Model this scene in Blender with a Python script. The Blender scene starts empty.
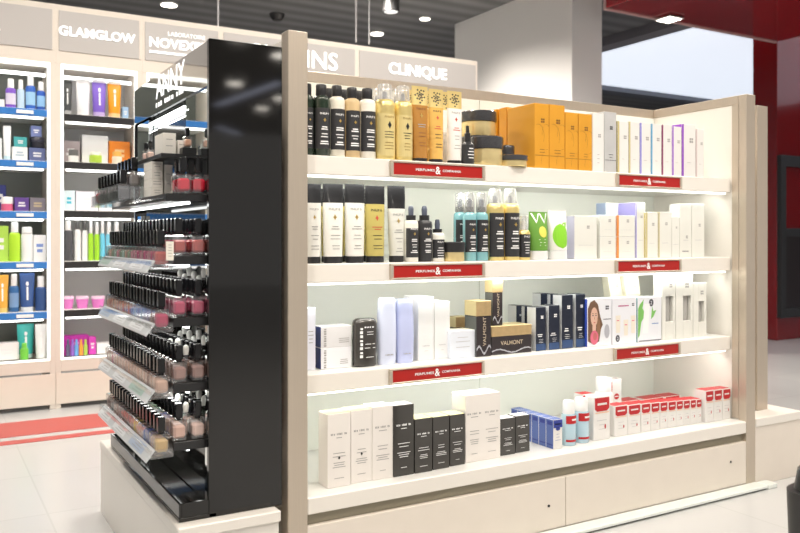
import bpy, math, random
from mathutils import Vector
random.seed(7)
S = bpy.context.scene
COL = S.collection
# ------------------------------------------------------------------ camera, light, exposure
FPX, HZN = 812.16, 239.22
CAM = Vector((-1.0309, -2.3204, 1.1)); YAW = math.radians(-30.4309)
cd = bpy.data.cameras.new('camera'); cam = bpy.data.objects.new('camera', cd); COL.objects.link(cam)
cam.location = CAM; cam.rotation_euler = (math.pi/2, 0, YAW)
cd.sensor_width = 36; cd.lens = FPX/800*36; cd.shift_y = (HZN-266.5)/800
cd.clip_start = .05; cd.clip_end = 100
cd.dof.use_dof = True; cd.dof.focus_distance = 2.85; cd.dof.aperture_fstop = 4.0
S.camera = cam
w = bpy.data.worlds.new('world'); S.world = w; w.use_nodes = True
w.node_tree.nodes['Background'].inputs[0].default_value = (1, .97, .94, 1)
w.node_tree.nodes['Background'].inputs[1].default_value = .5
S.view_settings.view_transform = 'Standard'; S.view_settings.look = 'None'
S.view_settings.gamma = 1; S.view_settings.use_curve_mapping = False
S.view_settings.exposure = 0.2
LED_E, SPOT_W, STRIP_W = 1.6, 12.0, 2.7

# ------------------------------------------------------------------ helpers
FW = Vector((-math.sin(YAW), math.cos(YAW), 0)); RT = Vector((math.cos(YAW), math.sin(YAW), 0))
def ray(u, v): return FW + RT*((u-400)/FPX) - Vector((0, 0, 1))*((v-HZN)/FPX)
def UY(u, v, y): d = ray(u, v); return CAM + d*((y-CAM.y)/d.y)
def UX(u, v, x): d = ray(u, v); return CAM + d*((x-CAM.x)/d.x)
def UZ(u, v, z): d = ray(u, v); return CAM + d*((z-CAM.z)/d.z)

def mat(name, col, rough=.45, metal=0., emit=0., coat=0., spec=None, noise=0., nscale=30, aniso=False):
    m = bpy.data.materials.new(name); m.use_nodes = True
    nt = m.node_tree; b = nt.nodes['Principled BSDF']
    c = (col[0], col[1], col[2], 1)
    b.inputs['Base Color'].default_value = c
    b.inputs['Roughness'].default_value = rough; b.inputs['Metallic'].default_value = metal
    b.inputs['Coat Weight'].default_value = coat
    if spec is not None: b.inputs['Specular IOR Level'].default_value = spec
    if emit:
        b.inputs['Emission Color'].default_value = c; b.inputs['Emission Strength'].default_value = emit
    if noise:
        t = nt.nodes.new('ShaderNodeTexCoord'); n = nt.nodes.new('ShaderNodeTexNoise'); r = nt.nodes.new('ShaderNodeMix')
        n.inputs['Scale'].default_value = nscale; r.data_type = 'RGBA'
        if aniso:
            mp = nt.nodes.new('ShaderNodeMapping'); mp.inputs['Scale'].default_value = (40, 40, 1)
            nt.links.new(t.outputs['Object'], mp.inputs[0]); nt.links.new(mp.outputs[0], n.inputs['Vector'])
        else: nt.links.new(t.outputs['Object'], n.inputs['Vector'])
        r.inputs[6].default_value = tuple(x*(1-noise) for x in col)+(1,)
        r.inputs[7].default_value = tuple(min(1, x*(1+noise)) for x in col)+(1,)
        nt.links.new(n.outputs['Fac'], r.inputs[0]); nt.links.new(r.outputs[2], b.inputs['Base Color'])
    return m
def clear(name, tint=(1, 1, 1), refl=.08):
    m = bpy.data.materials.new(name); m.use_nodes = True; nt = m.node_tree; nt.nodes.clear()
    o = nt.nodes.new('ShaderNodeOutputMaterial'); mx = nt.nodes.new('ShaderNodeMixShader')
    t = nt.nodes.new('ShaderNodeBsdfTransparent'); t.inputs[0].default_value = tint+(1,)
    g = nt.nodes.new('ShaderNodeBsdfGlossy'); g.inputs['Roughness'].default_value = .08
    f = nt.nodes.new('ShaderNodeLayerWeight'); f.inputs['Blend'].default_value = .25
    a = nt.nodes.new('ShaderNodeMath'); a.operation = 'MULTIPLY_ADD'; a.inputs[1].default_value = .55; a.inputs[2].default_value = refl
    nt.links.new(f.outputs['Facing'], a.inputs[0]); nt.links.new(a.outputs[0], mx.inputs[0])
    nt.links.new(t.outputs[0], mx.inputs[1]); nt.links.new(g.outputs[0], mx.inputs[2]); nt.links.new(mx.outputs[0], o.inputs[0])
    return m

_tc = {}
def text_mesh(s, bold=0.):
    k = (s, bold)
    if k not in _tc:
        c = bpy.data.curves.new('t', 'FONT'); c.body = s; c.offset = bold; c.resolution_u = 3
        o = bpy.data.objects.new('t', c); COL.objects.link(o)
        bpy.context.view_layer.update()
        me = bpy.data.meshes.new_from_object(o.evaluated_get(bpy.context.evaluated_depsgraph_get()))
        V = [(v.co.x, v.co.y) for v in me.vertices]; P = [tuple(p.vertices) for p in me.polygons]
        x0 = min(v[0] for v in V); x1 = max(v[0] for v in V); y0 = min(v[1] for v in V); y1 = max(v[1] for v in V)
        V = [((v[0]-(x0+x1)/2)/(x1-x0), (v[1]-(y0+y1)/2)/(y1-y0)) for v in V]
        _tc[k] = (V, P, (y1-y0)/(x1-x0))
        bpy.data.objects.remove(o); bpy.data.curves.remove(c); bpy.data.meshes.remove(me)
    return _tc[k]

class MB:
    def __init__(s): s.v = []; s.f = []; s.m = []; s.sm = []
    def add(s, V, F, m=0, smooth=False):
        n = len(s.v); s.v += [tuple(p) for p in V]
        for f in F: s.f.append(tuple(i+n for i in f)); s.m.append(m); s.sm.append(smooth)
        return s
    def box(s, x0, x1, y0, y1, z0, z1, m=0, b=.0015, fm=None):
        # chamfered box; fm: material per face key '-x','+x','-y','+y','-z','+z'
        fm = fm or {}
        h = ((x1-x0)/2, (y1-y0)/2, (z1-z0)/2); c = ((x0+x1)/2, (y0+y1)/2, (z0+z1)/2)
        b = min(b, min(h)*.45)
        idx = {}; V = []
        for sx in (-1, 1):
            for sy in (-1, 1):
                for sz in (-1, 1):
                    for a in range(3):
                        q = [sx*(h[0]-b), sy*(h[1]-b), sz*(h[2]-b)]
                        q[a] = (sx, sy, sz)[a]*h[a]
                        idx[(sx, sy, sz, a)] = len(V); V.append(q)
        F = []; M = []
        for a in range(3):
            o1, o2 = [i for i in range(3) if i != a]
            for sg in (-1, 1):
                q = []
                for s1, s2 in ((-1, -1), (1, -1), (1, 1), (-1, 1)):
                    t = [0, 0, 0]; t[a] = sg; t[o1] = s1; t[o2] = s2; q.append(idx[(*t, a)])
                F.append(q); M.append(fm.get(('-' if sg < 0 else '+')+'xyz'[a], m))
            for s1 in (-1, 1):
                for s2 in (-1, 1):
                    t = [0, 0, 0]; t[o1] = s1; t[o2] = s2; q = []
                    for sa, oo in ((-1, o1), (1, o1), (1, o2), (-1, o2)):
                        t[a] = sa; q.append(idx[(*t, oo)])
                    F.append(q); M.append(m)
        for sx in (-1, 1):
            for sy in (-1, 1):
                for sz in (-1, 1): F.append([idx[(sx, sy, sz, a)] for a in range(3)]); M.append(m)
        n = len(s.v)
        s.v += [(q[0]+c[0], q[1]+c[1], q[2]+c[2]) for q in V]
        for f, mm in zip(F, M):
            p = [Vector(V[i]) for i in f]; nn = (p[1]-p[0]).cross(p[2]-p[0]); ce = sum(p, Vector())/len(p)
            if nn.dot(ce) < 0: f = f[::-1]
            s.f.append(tuple(i+n for i in f)); s.m.append(mm); s.sm.append(False)
        return s
    def loft(s, secs, m=0, seg=20, cx=0, cy=0):
        # secs: (z, rx, ry, n) superellipse rings
        V = []; F = []
        for z, rx, ry, n in secs:
            for i in range(seg):
                t = 2*math.pi*i/seg; c, q = math.cos(t), math.sin(t)
                V.append((cx+rx*math.copysign(abs(c)**(2/n), c), cy+ry*math.copysign(abs(q)**(2/n), q), z))
        k = len(secs)
        for j in range(k-1):
            for i in range(seg): F.append((j*seg+i, j*seg+(i+1) % seg, (j+1)*seg+(i+1) % seg, (j+1)*seg+i))
        F.append(tuple(range(seg-1, -1, -1))); F.append(tuple((k-1)*seg+i for i in range(seg)))
        return s.add(V, F, m, True)
    def rod(s, p0, p1, r, m=0, seg=10):
        p0, p1 = Vector(p0), Vector(p1); d = (p1-p0).normalized(); a = d.orthogonal().normalized(); b = d.cross(a)
        V = [p+(a*math.cos(2*math.pi*i/seg)+b*math.sin(2*math.pi*i/seg))*r for p in (p0, p1) for i in range(seg)]
        F = [(i, (i+1) % seg, seg+(i+1) % seg, seg+i) for i in range(seg)]+[tuple(range(seg-1, -1, -1)), tuple(range(seg, 2*seg))]
        return s.add(V, F, m, True)
    def text(s, t, w, fn, m=0, h=None, bold=0., cx=0, cz=0, vert=False):
        V, P, asp = text_mesh(t, bold); h = h or w*asp
        q = []
        for a, b in V:
            x, z = a*w, b*h
            if vert: x, z = -z, x
            q.append(fn(cx+x, cz+z))
        return s.add(q, P, m)
    def bar(s, x0, x1, z0, z1, fn, m=0, n=1):
        V = []; F = []
        for i in range(n+1):
            x = x0+(x1-x0)*i/n; V += [fn(x, z0), fn(x, z1)]
        for i in range(n): F.append((2*i, 2*i+2, 2*i+3, 2*i+1))
        return s.add(V, F, m)
    def glyphs(s, n, w, h, fn, m=0, cx=0, cz=0, vert=False):
        # a row of n small illegible letter marks
        st = w/n
        for i in range(n):
            if n > 8 and i % 5 == 3: continue
            x0 = -w/2+i*st; q = (.5, .36, .5, .42)[(i*3+n) % 4]
            ps = [(x0, x0+st*(.72 if (i+n) % 3 else .5), -h/2, h*q)]
            for a0, a1, z0, z1 in ps:
                if vert: s.bar(cx-z1, cx-z0, cz+a0, cz+a1, fn, m)
                else: s.bar(cx+a0, cx+a1, cz+z0, cz+z1, fn, m)
        return s
    def disc(s, cx, cz, a, b, fn, m=0):
        n = 12; V = []; F = []
        for i in range(n+1):
            z = -1+2*i/n; hw = math.sqrt(max(0, 1-z*z))
            for j in range(7): V.append(fn(cx+a*hw*(-1+j/3), cz+b*z))
        for i in range(n):
            for j in range(6): F.append((i*7+j, i*7+j+1, i*7+j+8, i*7+j+7))
        return s.add(V, F, m)
    def poly(s, pts, fn, m=0):
        return s.add([fn(a, b) for a, b in pts], [tuple(range(len(pts)))], m)
    def lines(s, w, z, n, dz, fn, m=0, t=.0009, seg=1, cx=0):
        for i in range(n):
            ww = w*random.uniform(.55, 1)/2
            s.bar(cx-ww, cx+ww, z-i*dz-t, z-i*dz+t, fn, m, seg)
        return s
    def build(s, name, mats, parent=None, loc=None, rz=0):
        me = bpy.data.meshes.new(name); me.from_pydata(s.v, [], s.f)
        for x in (mats if isinstance(mats, (list, tuple)) else [mats]): me.materials.append(x)
        me.polygons.foreach_set('material_index', s.m); me.polygons.foreach_set('use_smooth', s.sm)
        me.update()
        if any(s.sm): me.set_sharp_from_angle(angle=math.radians(40))
        o = bpy.data.objects.new(name, me); COL.objects.link(o)
        if parent: o.parent = parent
        if loc is not None: o.location = loc
        if rz: o.rotation_euler.z = rz
        return o
def tag(o, label=None, cat=None, group=None, kind=None):
    for k, v in (('label', label), ('category', cat), ('group', group), ('kind', kind)):
        if v: o[k] = v
    return o
def empty(name, loc, label, cat, group=None, rz=0):
    o = bpy.data.objects.new(name, None); COL.objects.link(o); o.location = loc; o.rotation_euler.z = rz
    o.empty_display_size = .05
    return tag(o, label, cat, group)
ORD = ['first', 'second', 'third', 'fourth', 'fifth', 'sixth', 'seventh', 'eighth', 'ninth', 'tenth', 'eleventh', 'twelfth', 'thirteenth', 'fourteenth', 'fifteenth', 'sixteenth', 'seventeenth', 'eighteenth', 'nineteenth', 'twentieth']
def front(y): return lambda a, b: (a, y, b)
def wrapf(rx, ry):
    def fn(a, b):
        t = max(-1.5, min(1.5, a/rx)); return (rx*math.sin(t), -ry*math.cos(t), b)
    return fn

# ------------------------------------------------------------------ materials
cream = mat('cream laminate', (.78, .71, .63), .4, noise=.03, nscale=12)
creamw = mat('pale cream laminate', (.83, .79, .73), .35)
white = mat('white laminate', (0.774, 0.765, 0.738), .35)
inner = mat('white back panel', (.84, .86, .80), .3)
steel = mat('brushed champagne steel', (.58, .50, .41), .36, metal=.6, noise=.06, nscale=6, aniso=True)
steel2 = mat('satin sign frame', (.62, .54, .45), .42, metal=.6)
black = mat('gloss black acrylic', (.008, .0075, .007), .05, spec=.55)
mblack = mat('black plastic', (.014, .014, .015), .28)
satinb = mat('satin black', (.02, .02, .021), .4)
mirror = mat('mirror glass', (.82, .86, .86), .02, metal=1)
darkmirror = mat('dark mirror glass', (.50, .50, .49), .03, metal=1)
led = mat('led tube', (1, .97, .9), .4, emit=LED_E)
ledw = mat('led tube cool', (.97, 1, .98), .4, emit=4)
red = mat('red sign', (.42, .012, .008), .35)
pwhite = mat('white print', (.9, .9, .9), .5)
gwhite = mat('white letter', (.95, .95, .95), .4, emit=.75)
pgrey = mat('grey print', (.35, .34, .33), .5)
pblack = mat('black print', (.02, .02, .02), .4)
pgold = mat('gold foil', (.75, .52, .16), .3, metal=.8)
acr = clear('clear acrylic'); frost = clear('frosted acrylic', (.93, .95, .96), .12)
floorm = None

# ------------------------------------------------------------------ floor, ceiling, walls
def floor_mat():
    m = mat('pale floor tile', (.72, .72, .71), .22, spec=.4); nt = m.node_tree; b = nt.nodes['Principled BSDF']
    t = nt.nodes.new('ShaderNodeTexCoord'); br = nt.nodes.new('ShaderNodeTexBrick'); mp = nt.nodes.new('ShaderNodeMapping')
    br.offset = 0; br.inputs['Color1'].default_value = (.58, .58, .575, 1); br.inputs['Color2'].default_value = (.56, .56, .56, 1)
    br.inputs['Mortar'].default_value = (.52, .52, .515, 1); br.inputs['Scale'].default_value = 1
    br.inputs['Mortar Size'].default_value = .004; br.inputs['Brick Width'].default_value = .6; br.inputs['Row Height'].default_value = .6
    nt.links.new(t.outputs['Object'], br.inputs['Vector']); nt.links.new(br.outputs['Color'], b.inputs['Base Color'])
    return m
tag(MB().box(-9, 14, -16, 14, -.1, 0).build('floor', floor_mat()), kind='structure')
redfloor = mat('red floor inlay', (.55, .05, .045), .3)
def stripe(v0, v1):
    y0 = UZ(0, v1, 0).y; y1 = UZ(0, v0, 0).y
    tag(MB().box(-6, 3.2, y0, y1, 0, .003, b=.001).build('trim_1' if v0 < 430 else 'trim_2', redfloor), kind='structure')
stripe(424, 438.5); stripe(442.5, 446)
CZ = 3.6
def slat_mat():
    m = mat('dark slatted ceiling', (.05, .05, .052), .5); nt = m.node_tree; b = nt.nodes['Principled BSDF']
    t = nt.nodes.new('ShaderNodeTexCoord'); wv = nt.nodes.new('ShaderNodeTexWave'); cr = nt.nodes.new('ShaderNodeValToRGB')
    wv.bands_direction = 'Y'; wv.inputs['Scale'].default_value = 1.1
    cr.color_ramp.elements[0].color = (.12, .12, .124, 1); cr.color_ramp.elements[1].color = (.22, .22, .228, 1)
    nt.links.new(t.outputs['Object'], wv.inputs['Vector']); nt.links.new(wv.outputs['Fac'], cr.inputs[0]); nt.links.new(cr.outputs[0], b.inputs['Base Color'])
    return m
slm = slat_mat()
tag(MB().box(-9, 14, -16, 14, CZ, CZ+.1).build('ceiling', slm), kind='structure')
tag(MB().box(-9, 14, 13.9, 14, 0, CZ).build('wall_back', mat('dim far wall', (.30, .32, .37), .6)), kind='structure')
tag(MB().box(13.9, 14, -2, 14, 0, CZ).build('wall_right', mat('dim side wall', (.14, .14, .15), .6)), kind='structure')
# white stub wall behind the gondola
wwm = mat('painted white wall', (.78, .77, .76), .55)
tag(MB().box(4.3, 4.69, 3.52, 5.5, 0, CZ, b=.004).build('wall_column', wwm), kind='structure')
# luminous ceiling field beyond the stub wall, with a grey border beam
lum = mat('luminous ceiling sheet', (.84, .90, 1.), .5, emit=.72)
pts = [UZ(603, 45, CZ-.06), UZ(683, 23, CZ-.06)]; xl = (pts[0].x+pts[1].x)/2
yf = UZ(655, 91.5, CZ-.06).y
lr = empty('luminous_ceiling', (xl, 0, CZ-.06), 'large glowing pale blue ceiling panel beyond the white stub wall', 'ceiling light')
MB().box(.12, 12.5-xl, -1, yf, -.004, .0).build('light_sheet', lum, lr)
MB().box(-.12, .12, -1, yf+.2, -.05, .06).build('border_beam', mat('blue grey beam', (.22, .21, .23), .5), lr)
MB().box(.12, 12.5-xl, yf, yf+.25, -.08, .06).build('end_beam', mat('dark beam', (.16, .17, .2), .5), lr)
# red canopy and pillar
redgl = mat('gloss red lacquer', (.20, .004, .006), .12, coat=.5)
redso = mat('gloss red soffit', (.30, .02, .025), .16, coat=.6)
px0 = UY(777, 200, 3.2).x
cn = empty('canopy', (4.42, 3.2, 3.24), 'glossy dark red canopy hanging over the right side of the shop', 'canopy')
cw_ = px0-4.42-.001
MB().box(0, cw_, -4.5, 0, 0, .35, b=.004).build('soffit', redso, cn)
MB().box(0, cw_, 0, .03, -.012, .35, b=.002).build('edge_trim', mat('pale pink edge trim', (.62, .42, .40), .35), cn)
px0 = UY(777, 200, 3.2).x
pl = empty('pillar', (px0, 3.2, 0), 'dark red lacquered pillar at the right with a black framed display', 'pillar')
MB().box(0, 3, 0, .3, 0, CZ, b=.006).build('body', redgl, pl)
a = UY(777, 155, 3.19); bq = UY(777, 232, 3.19); c_ = UY(777, 318, 3.19)
fr = MB(); fr.box(.0, 1.6, -.05, .0, a.z-.12, a.z); fr.box(.0, .09, -.05, 0, c_.z, a.z-.12); fr.box(.09, 1.6, -.05, 0, bq.z-.05, bq.z+.04)
fr.box(.09, 1.6, -.05, 0, c_.z, c_.z+.1)
fr.build('display_frame', satinb, pl)
MB().box(.09, 1.6, -.03, 0, c_.z+.1, bq.z-.05).build('display_screen', mat('dark display', (.012, .005, .006), .3), pl)

# ------------------------------------------------------------------ ceiling fixtures
spotm = mat('downlight lens', (1, .93, .82), .4, emit=9)
ringm = mat('downlight ring', (.55, .54, .53), .4)
def downlight(p, lab, r=.07, power=0., grp='recessed ceiling spots', lens=None):
    o = empty('ceiling_downlight', p, lab, 'ceiling light', grp)
    MB().loft([(-.012, r*1.15, r*1.15, 2), (0, r*1.25, r*1.25, 2)], seg=20).build('trim_ring', ringm, o)
    MB().loft([(-.016, r, r, 2), (-.0121, r, r, 2)], seg=20).build('lens', lens or spotm, o)
    if power:
        l = bpy.data.lights.new('fill_spot_lamp', 'SPOT'); l.energy = power; l.spot_size = math.radians(155); l.spot_blend = .6
        l.shadow_soft_size = .12; l.color = (1, .92, .82)
        lo = bpy.data.objects.new('fill_spot_lamp', l); COL.objects.link(lo); lo.parent = o; lo.location = (0, 0, -.05)
    return o
zc = CZ
for u, v, lab, r in ((169, 4, 'bright round recessed ceiling spot above the left wall display header', .08),
                  (377, 33, 'bright round recessed ceiling spot just above the middle header sign', .075),
                  (425, 18, 'small bright ceiling spot near the white stub wall', .055)):
    downlight(UZ(u, v, zc), lab, r)
spotb = mat('bright downlight lens', (1, .93, .82), .4, emit=22)
for x, y, *k_ in ((-1.8, -2.4), (-.2, -3.2), (1.4, -3.0), (2.8, -2.4), (-1.0, -1.2), (.6, -1.3), (2.2, -1.1), (3.7, -.4), (-1.5, 1.0), (1.0, 1.2), (3.2, 1.6), (7.5, 9.5), (-1.6, 1.9, .7), (-.1, 2.2, .7), (1.3, 2.4, .6), (2.6, 2.5, .6), (2.6, 4.5, 5.5), (4.6, 2.2, 1.8)):  # unseen spots added to brighten the gondola front, wall bays and column
    downlight((x, y, zc), 'unseen ceiling spot added overhead to brighten the shop',   .07, SPOT_W*10*(k_[0] if k_ else 1), 'unseen overhead spots added as fill')
for u, v in ((235, 83), (281, 55), (240, 36), (262, 108), (280, 98)):
    d = ray(u, v); t0 = (0-CAM.y)/d.y; h = CAM+d*t0; d2 = Vector((d.x, -d.y, d.z)); q = h+d2*((zc-h.z)/d2.z)
    if -15.5 < q.y < 0: downlight(q, 'recessed ceiling spot seen reflected in the black end panel', .13, grp='spots mirrored in the black panel', lens=spotb)
def mirrored(u, v):
    d = ray(u, v); h = CAM+d*((0-CAM.y)/d.y); d2 = Vector((d.x, -d.y, d.z)); return h+d2*((CZ-h.z)/d2.z)
for (a, b_), lab, e in ((((216, 104), (282, 80)), 'long cool ceiling light seen as a streak in the black end panel', 3.0), (((216, 125), (240, 133)), 'short cool ceiling light seen low in the black end panel', 3.0)):
    q0, q1 = mirrored(*a), mirrored(*b_); dd = q1-q0; ln = dd.length
    o = empty('linear_ceiling_light', q0, lab, 'ceiling light', 'linear lights behind the viewer', rz=math.atan2(dd.y, dd.x))
    MB().box(0, ln, -.12, .12, -.03, 0).build('housing', ringm, o); MB().box(.02, ln-.02, -.10, .10, -.034, -.0301).build('diffuser', mat('cool diffuser', (.75, .80, 1), .4, emit=e), o)
p = UZ(391, 12, 3.35)
o = empty('pendant_spotlight', (p.x, p.y, 3.35), 'black cylinder spotlight hanging from the ceiling near the white wall', 'spotlight')
MB().loft([(0, .085, .085, 2), (.25, .085, .085, 2)], seg=20).build('housing', satinb, o)
MB().loft([(-.004, .06, .06, 2), (.0, .07, .07, 2)], seg=20).build('lens', mat('dim lens', (.8, .8, .8), .3, emit=.7), o)
p = UZ(277, 14, zc)
o = tag(MB().loft([(-.07, .05, .05, 2), (-.03, .08, .08, 2), (0, .085, .085, 2)]).build('smoke_detector', satinb, loc=p), 'small dark round detector on the ceiling left of the steel post', 'detector')
p = UY(669, 17.5, 2.9)
o = empty('canopy_spotlight', (UZ(669, 17.5, 3.24).x, UZ(669, 17.5, 3.24).y, 3.2275), 'square bright spotlight set in the red canopy edge', 'ceiling light')
MB().box(-.1, .1, -.1, .1, -.01, .0).build('frame', ringm, o); MB().box(-.08, .08, -.08, .08, -.014, -.0101).build('lens', spotm, o)
for u in (218, 356, 369):
    v0 = {218: 28, 356: 42, 369: 44}[u]; q = UY(u, v0, 3.40)
    tag(MB().rod((0, 0, 0), (0, 0, CZ-q.z), .006).build('suspension_cable', mat('cable', (.5, .5, .52), .4), loc=q),
        {218: 'thin grey hanging cable above the left illuminated header', 356: 'thin grey hanging cable, left of the pair over the middle header', 369: 'thin grey hanging cable, right of the pair over the middle header'}[u], 'cable')

# ------------------------------------------------------------------ wall display bays
WY = 3.35; WT = 2.625
hdr = mat('pale grey header panel', (.50, .48, .47), .4); frm = mat('bay frame cream', (.74, .68, .61), .4)
litw = mat('lit bay edge', (.95, .98, .95), .4, emit=.85)
bgrey = mat('grey bay back', (.17, .185, .17), .4); bpale = mat('pale bay back', (.62, .63, .65), .4)
bblue = mat('blue shelf strip', (.035, .20, .58), .4); bblack = mat('black shelf strip', (.02, .02, .023), .35)
WF = front(WY-.012)
def bay(x0, x1, lab, words, back, strip, shelfz, sub=None, tagx=None):
    o = empty('wall_display_bay', ((x0+x1)/2, WY, 0), lab, 'shelf unit', 'wall display bays'); W = (x1-x0)/2; D = .42
    g = .033
    m = MB(); m.box(-W, W, 0, D, 2.24, WT)                                                      # head box
    m.box(-W, -W+g, 0, D, .0, 2.24); m.box(W-g, W, 0, D, .0, 2.24); m.box(-W+g, W-g, 0, D, .24, .315)
    m.build('carcass', [frm], o)
    MB().box(-W+.02, W-.02, -.006, 0, 2.325, 2.587, b=.003).build('header_panel', hdr, o)
    MB().box(-W+.003, W-.003, -.004, .0, .03, .228, b=.002).build('kick_panel', cream, o)
    MB().box(-W+g, W-g, D-.02, D, .315, 2.24).build('back_panel', back, o)
    e = MB(); a, z0, z1 = W-g, .315, 2.24; t = .016
    e.box(-a, a, -.004, .02, z1-.028, z1); e.box(-a, -a+t, -.004, .02, z0, z1-.028); e.box(a-t, a, -.004, .02, z0, z1-.028); e.box(-a+t, a-t, -.004, .02, z0, z0+.012)
    e.build('lit_edge', litw, o)
    MB().box(-a+t, a-t, .10, .115, 2.165, 2.185).build('led_tube', ledw, o)
    for z in shelfz:
        s = MB().box(-a+t, a-t, .015, D-.02, z-.05, z, b=.002).build('shelf', white, o)
        MB().box(-a+t, a-t, .003, .015, z-.047, z-.003, b=.002).build('price_rail', strip, s)
        if tagx: 
            q = MB(); r = tagx
            q.box(r-.05, r+.05, -.001, .003, z-.036, z-.014, b=.002); q.build('rail_badge', pwhite, s)
        MB().box(-a+t+.02, a-t-.02, .03, .045, z-.062, z-.0505).build('led_tube', ledw, s)
    tx = MB()
    for s_, wx, cx, cz, bold in words: tx.text(s_, wx, front(-.013), 0, cx=cx-(x0+x1)/2, cz=cz, bold=bold)
    if sub: tx.bar(*sub, front(-.0125), 0)
    if words: tx.build('lettering', gwhite, o)
    return o
SZ0 = [1.937, 1.605, 1.28, .957, .635]
SZ1 = [1.922, 1.61, 1.29, .957, .639]
xa_, xb_ = UY(57, 30, WY).x, UY(137, 40, WY).x
bay(-1.39, -.29, 'white lit display bay at the far left with blue shelf rails', [('A', .07, -.648, 2.445, .02)], bgrey, bblue, SZ0, tagx=.37)
gl0, gl1 = UY(58.5, 30, WY).x, UY(135, 40, WY).x
bay(-.29, .258, 'lit display bay with black shelf rails beside the nail polish stand', [('GLAMGLOW', gl1-gl0, (gl0+gl1)/2, UY(97, 35, WY).z, .025)], bpale, bblack, SZ1, tagx=.0)
n0, n1 = UY(149, 45, WY).x, UY(222, 50, WY).x
b2 = bay(.258, .81, 'display bay half hidden behind the nail polish stand header', [('NOVEXPERT', n1-n0, (n0+n1)/2, UY(180, 45.5, WY).z, .02), ('LABORATOIRE', .26, (n0+n1)/2, UY(180, 35.5, WY).z, .0)], bpale, bblack, [1.922, 1.29], sub=(n0-.534, n1-.534, UY(150, 49.5, WY).z-.022, UY(150, 48.5, WY).z-.014))
c0, c1 = UY(337, 60, WY).x, 1.0
bay(.81, 1.908, 'wide display bay behind the left end of the gondola', [('CLARINS', c0-1.0, (c0+1.0)/2, UY(323, 61, WY).z, .01)], bpale, bblack, [1.922, 1.29])
k0, k1 = UY(388, 72, WY).x, UY(446, 72, WY).x
bay(1.908, 3.07, 'wide display bay with a white lit name behind the gondola middle', [('CLINIQUE', k1-k0, (k0+k1)/2, UY(417, 72.5, WY).z, .02)], bpale, bblack, [1.922, 1.29])

# ------------------------------------------------------------------ generic packages
def carton(lab, u0, u1, vt, Y, z, depth, mats, art=None, name='carton', cat='box', group=None, fm=None, rz=0, dx=0, h=None, zoff=0):
    X0, X1 = UY(u0, vt, Y).x, UY(u1, vt, Y).x
    H = h or UY((u0+u1)/2, vt, Y).z-z
    m = MB(); W = (X1-X0)/2
    m.box(-W, W, 0, depth, 0, H, 0, b=.0012, fm=fm)
    if art: art(m, W, H, front(-.0006))
    return tag(m.build(name, mats, loc=((X0+X1)/2+dx, Y, z+.0004), rz=rz), lab, cat, group)
def pack(name, lab, cat, u0, u1, vt, Y, z, parts, group=None, ry=1., label=None, H=None, art2=None):
    """parts: (part name, material(s), [(t, r)|(t, r, ry)|(t, r, ry, n)]); t of height, r of half width"""
    X0, X1 = UY(u0, vt, Y).x, UY(u1, vt, Y).x; W = (X1-X0)/2
    H = H or UY((u0+u1)/2, vt, Y).z-z
    o = empty(name, ((X0+X1)/2, Y, z+.0004), lab, cat, group)
    for pn, mm, secs in parts:
        q = []
        for s in secs:
            t, r = s[0], s[1]; y = s[2] if len(s) > 2 else r*ry; n = s[3] if len(s) > 3 else 2
            q.append((t*H, r*W, y*W, n))
        MB().loft(q, seg=24).build(pn, mm, o)
    if label:
        t0, t1, r, y, mm, art = label
        fn = wrapf(r*W, y*W); m = MB(); m.bar(-1.25*r*W, 1.25*r*W, t0*H, t1*H, fn, 0, 12)
        fo = wrapf(r*W+.0008, y*W+.0008)
        if art: art(m, W, H, fo)
        m.build('front_label', mm, o)
    return o

# ------------------------------------------------------------------ the gondola
L = 2.1085; HT = 1.743; DB = .53; SY = .0795
G = empty('shelving_gondola', (1.05, .25, 0), 'large cream shelving gondola with steel posts in the middle of the shop', 'shelf unit')
def g(name, mb, m): 
    o = mb.build(name, m, G); o.location = (-1.05, -.25, 0); return o
g('post', MB().box(-.066, 0, 0, .055, 0, HT, b=.002), steel); g('post', MB().box(L, L+.062, 0, .04, 0, HT, b=.002), steel)
g('side_panel', MB().box(-.05, -.012, .055, DB+.02, .24, HT-.012), creamw)
g('side_panel', MB().box(L+.004, L+.045, .04, DB+.02, .24, HT-.04), creamw)
g('edge_trim', MB().box(L, L+.05, .04, DB+.03, HT-.04, HT, b=.002), steel)
g('edge_trim', MB().box(L-.001, L+.004, .0401, .075, .3, HT-.04, b=.001), steel)
g('edge_trim', MB().box(-.012, L, DB, DB+.03, HT-.042, HT, b=.002), steel)
bk = MB(); bk.box(-.012, 1.04, DB, DB+.02, .24, HT-.042); bk.box(1.043, L+.004, DB, DB+.02, .24, HT-.042)
g('back_panel', bk, inner)
SHZ = [1.372, 1.02, .664]
for z in SHZ:
    s = g('shelf', MB().box(-.012, L-.004, SY, DB, z-.062, z, b=.003, fm={'+z': 1, '-z': 1, '-y': 0}), [creamw, white])
    lt = MB().box(.01, L-.02, SY+.012, SY+.028, z-.070, z-.0622, b=.001).build('led_tube', led, s)
    l = bpy.data.lights.new('led_lamp', 'AREA'); l.shape = 'RECTANGLE'; l.size = L-.08; l.size_y = .03; l.energy = STRIP_W; l.color = (1, 1, .93)
    lo = bpy.data.objects.new('led_lamp', l); COL.objects.link(lo); lo.parent = lt; lo.location = (L/2, SY+.045, z-.071); lo.rotation_euler = (math.radians(48), 0, 0)
g('shelf', MB().box(0, L, 0, DB, .242, .294, b=.003, fm={'+z': 1}), [creamw, white])
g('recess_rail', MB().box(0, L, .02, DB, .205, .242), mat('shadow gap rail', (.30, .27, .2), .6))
xs = UY(566, 480, 0).x
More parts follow.
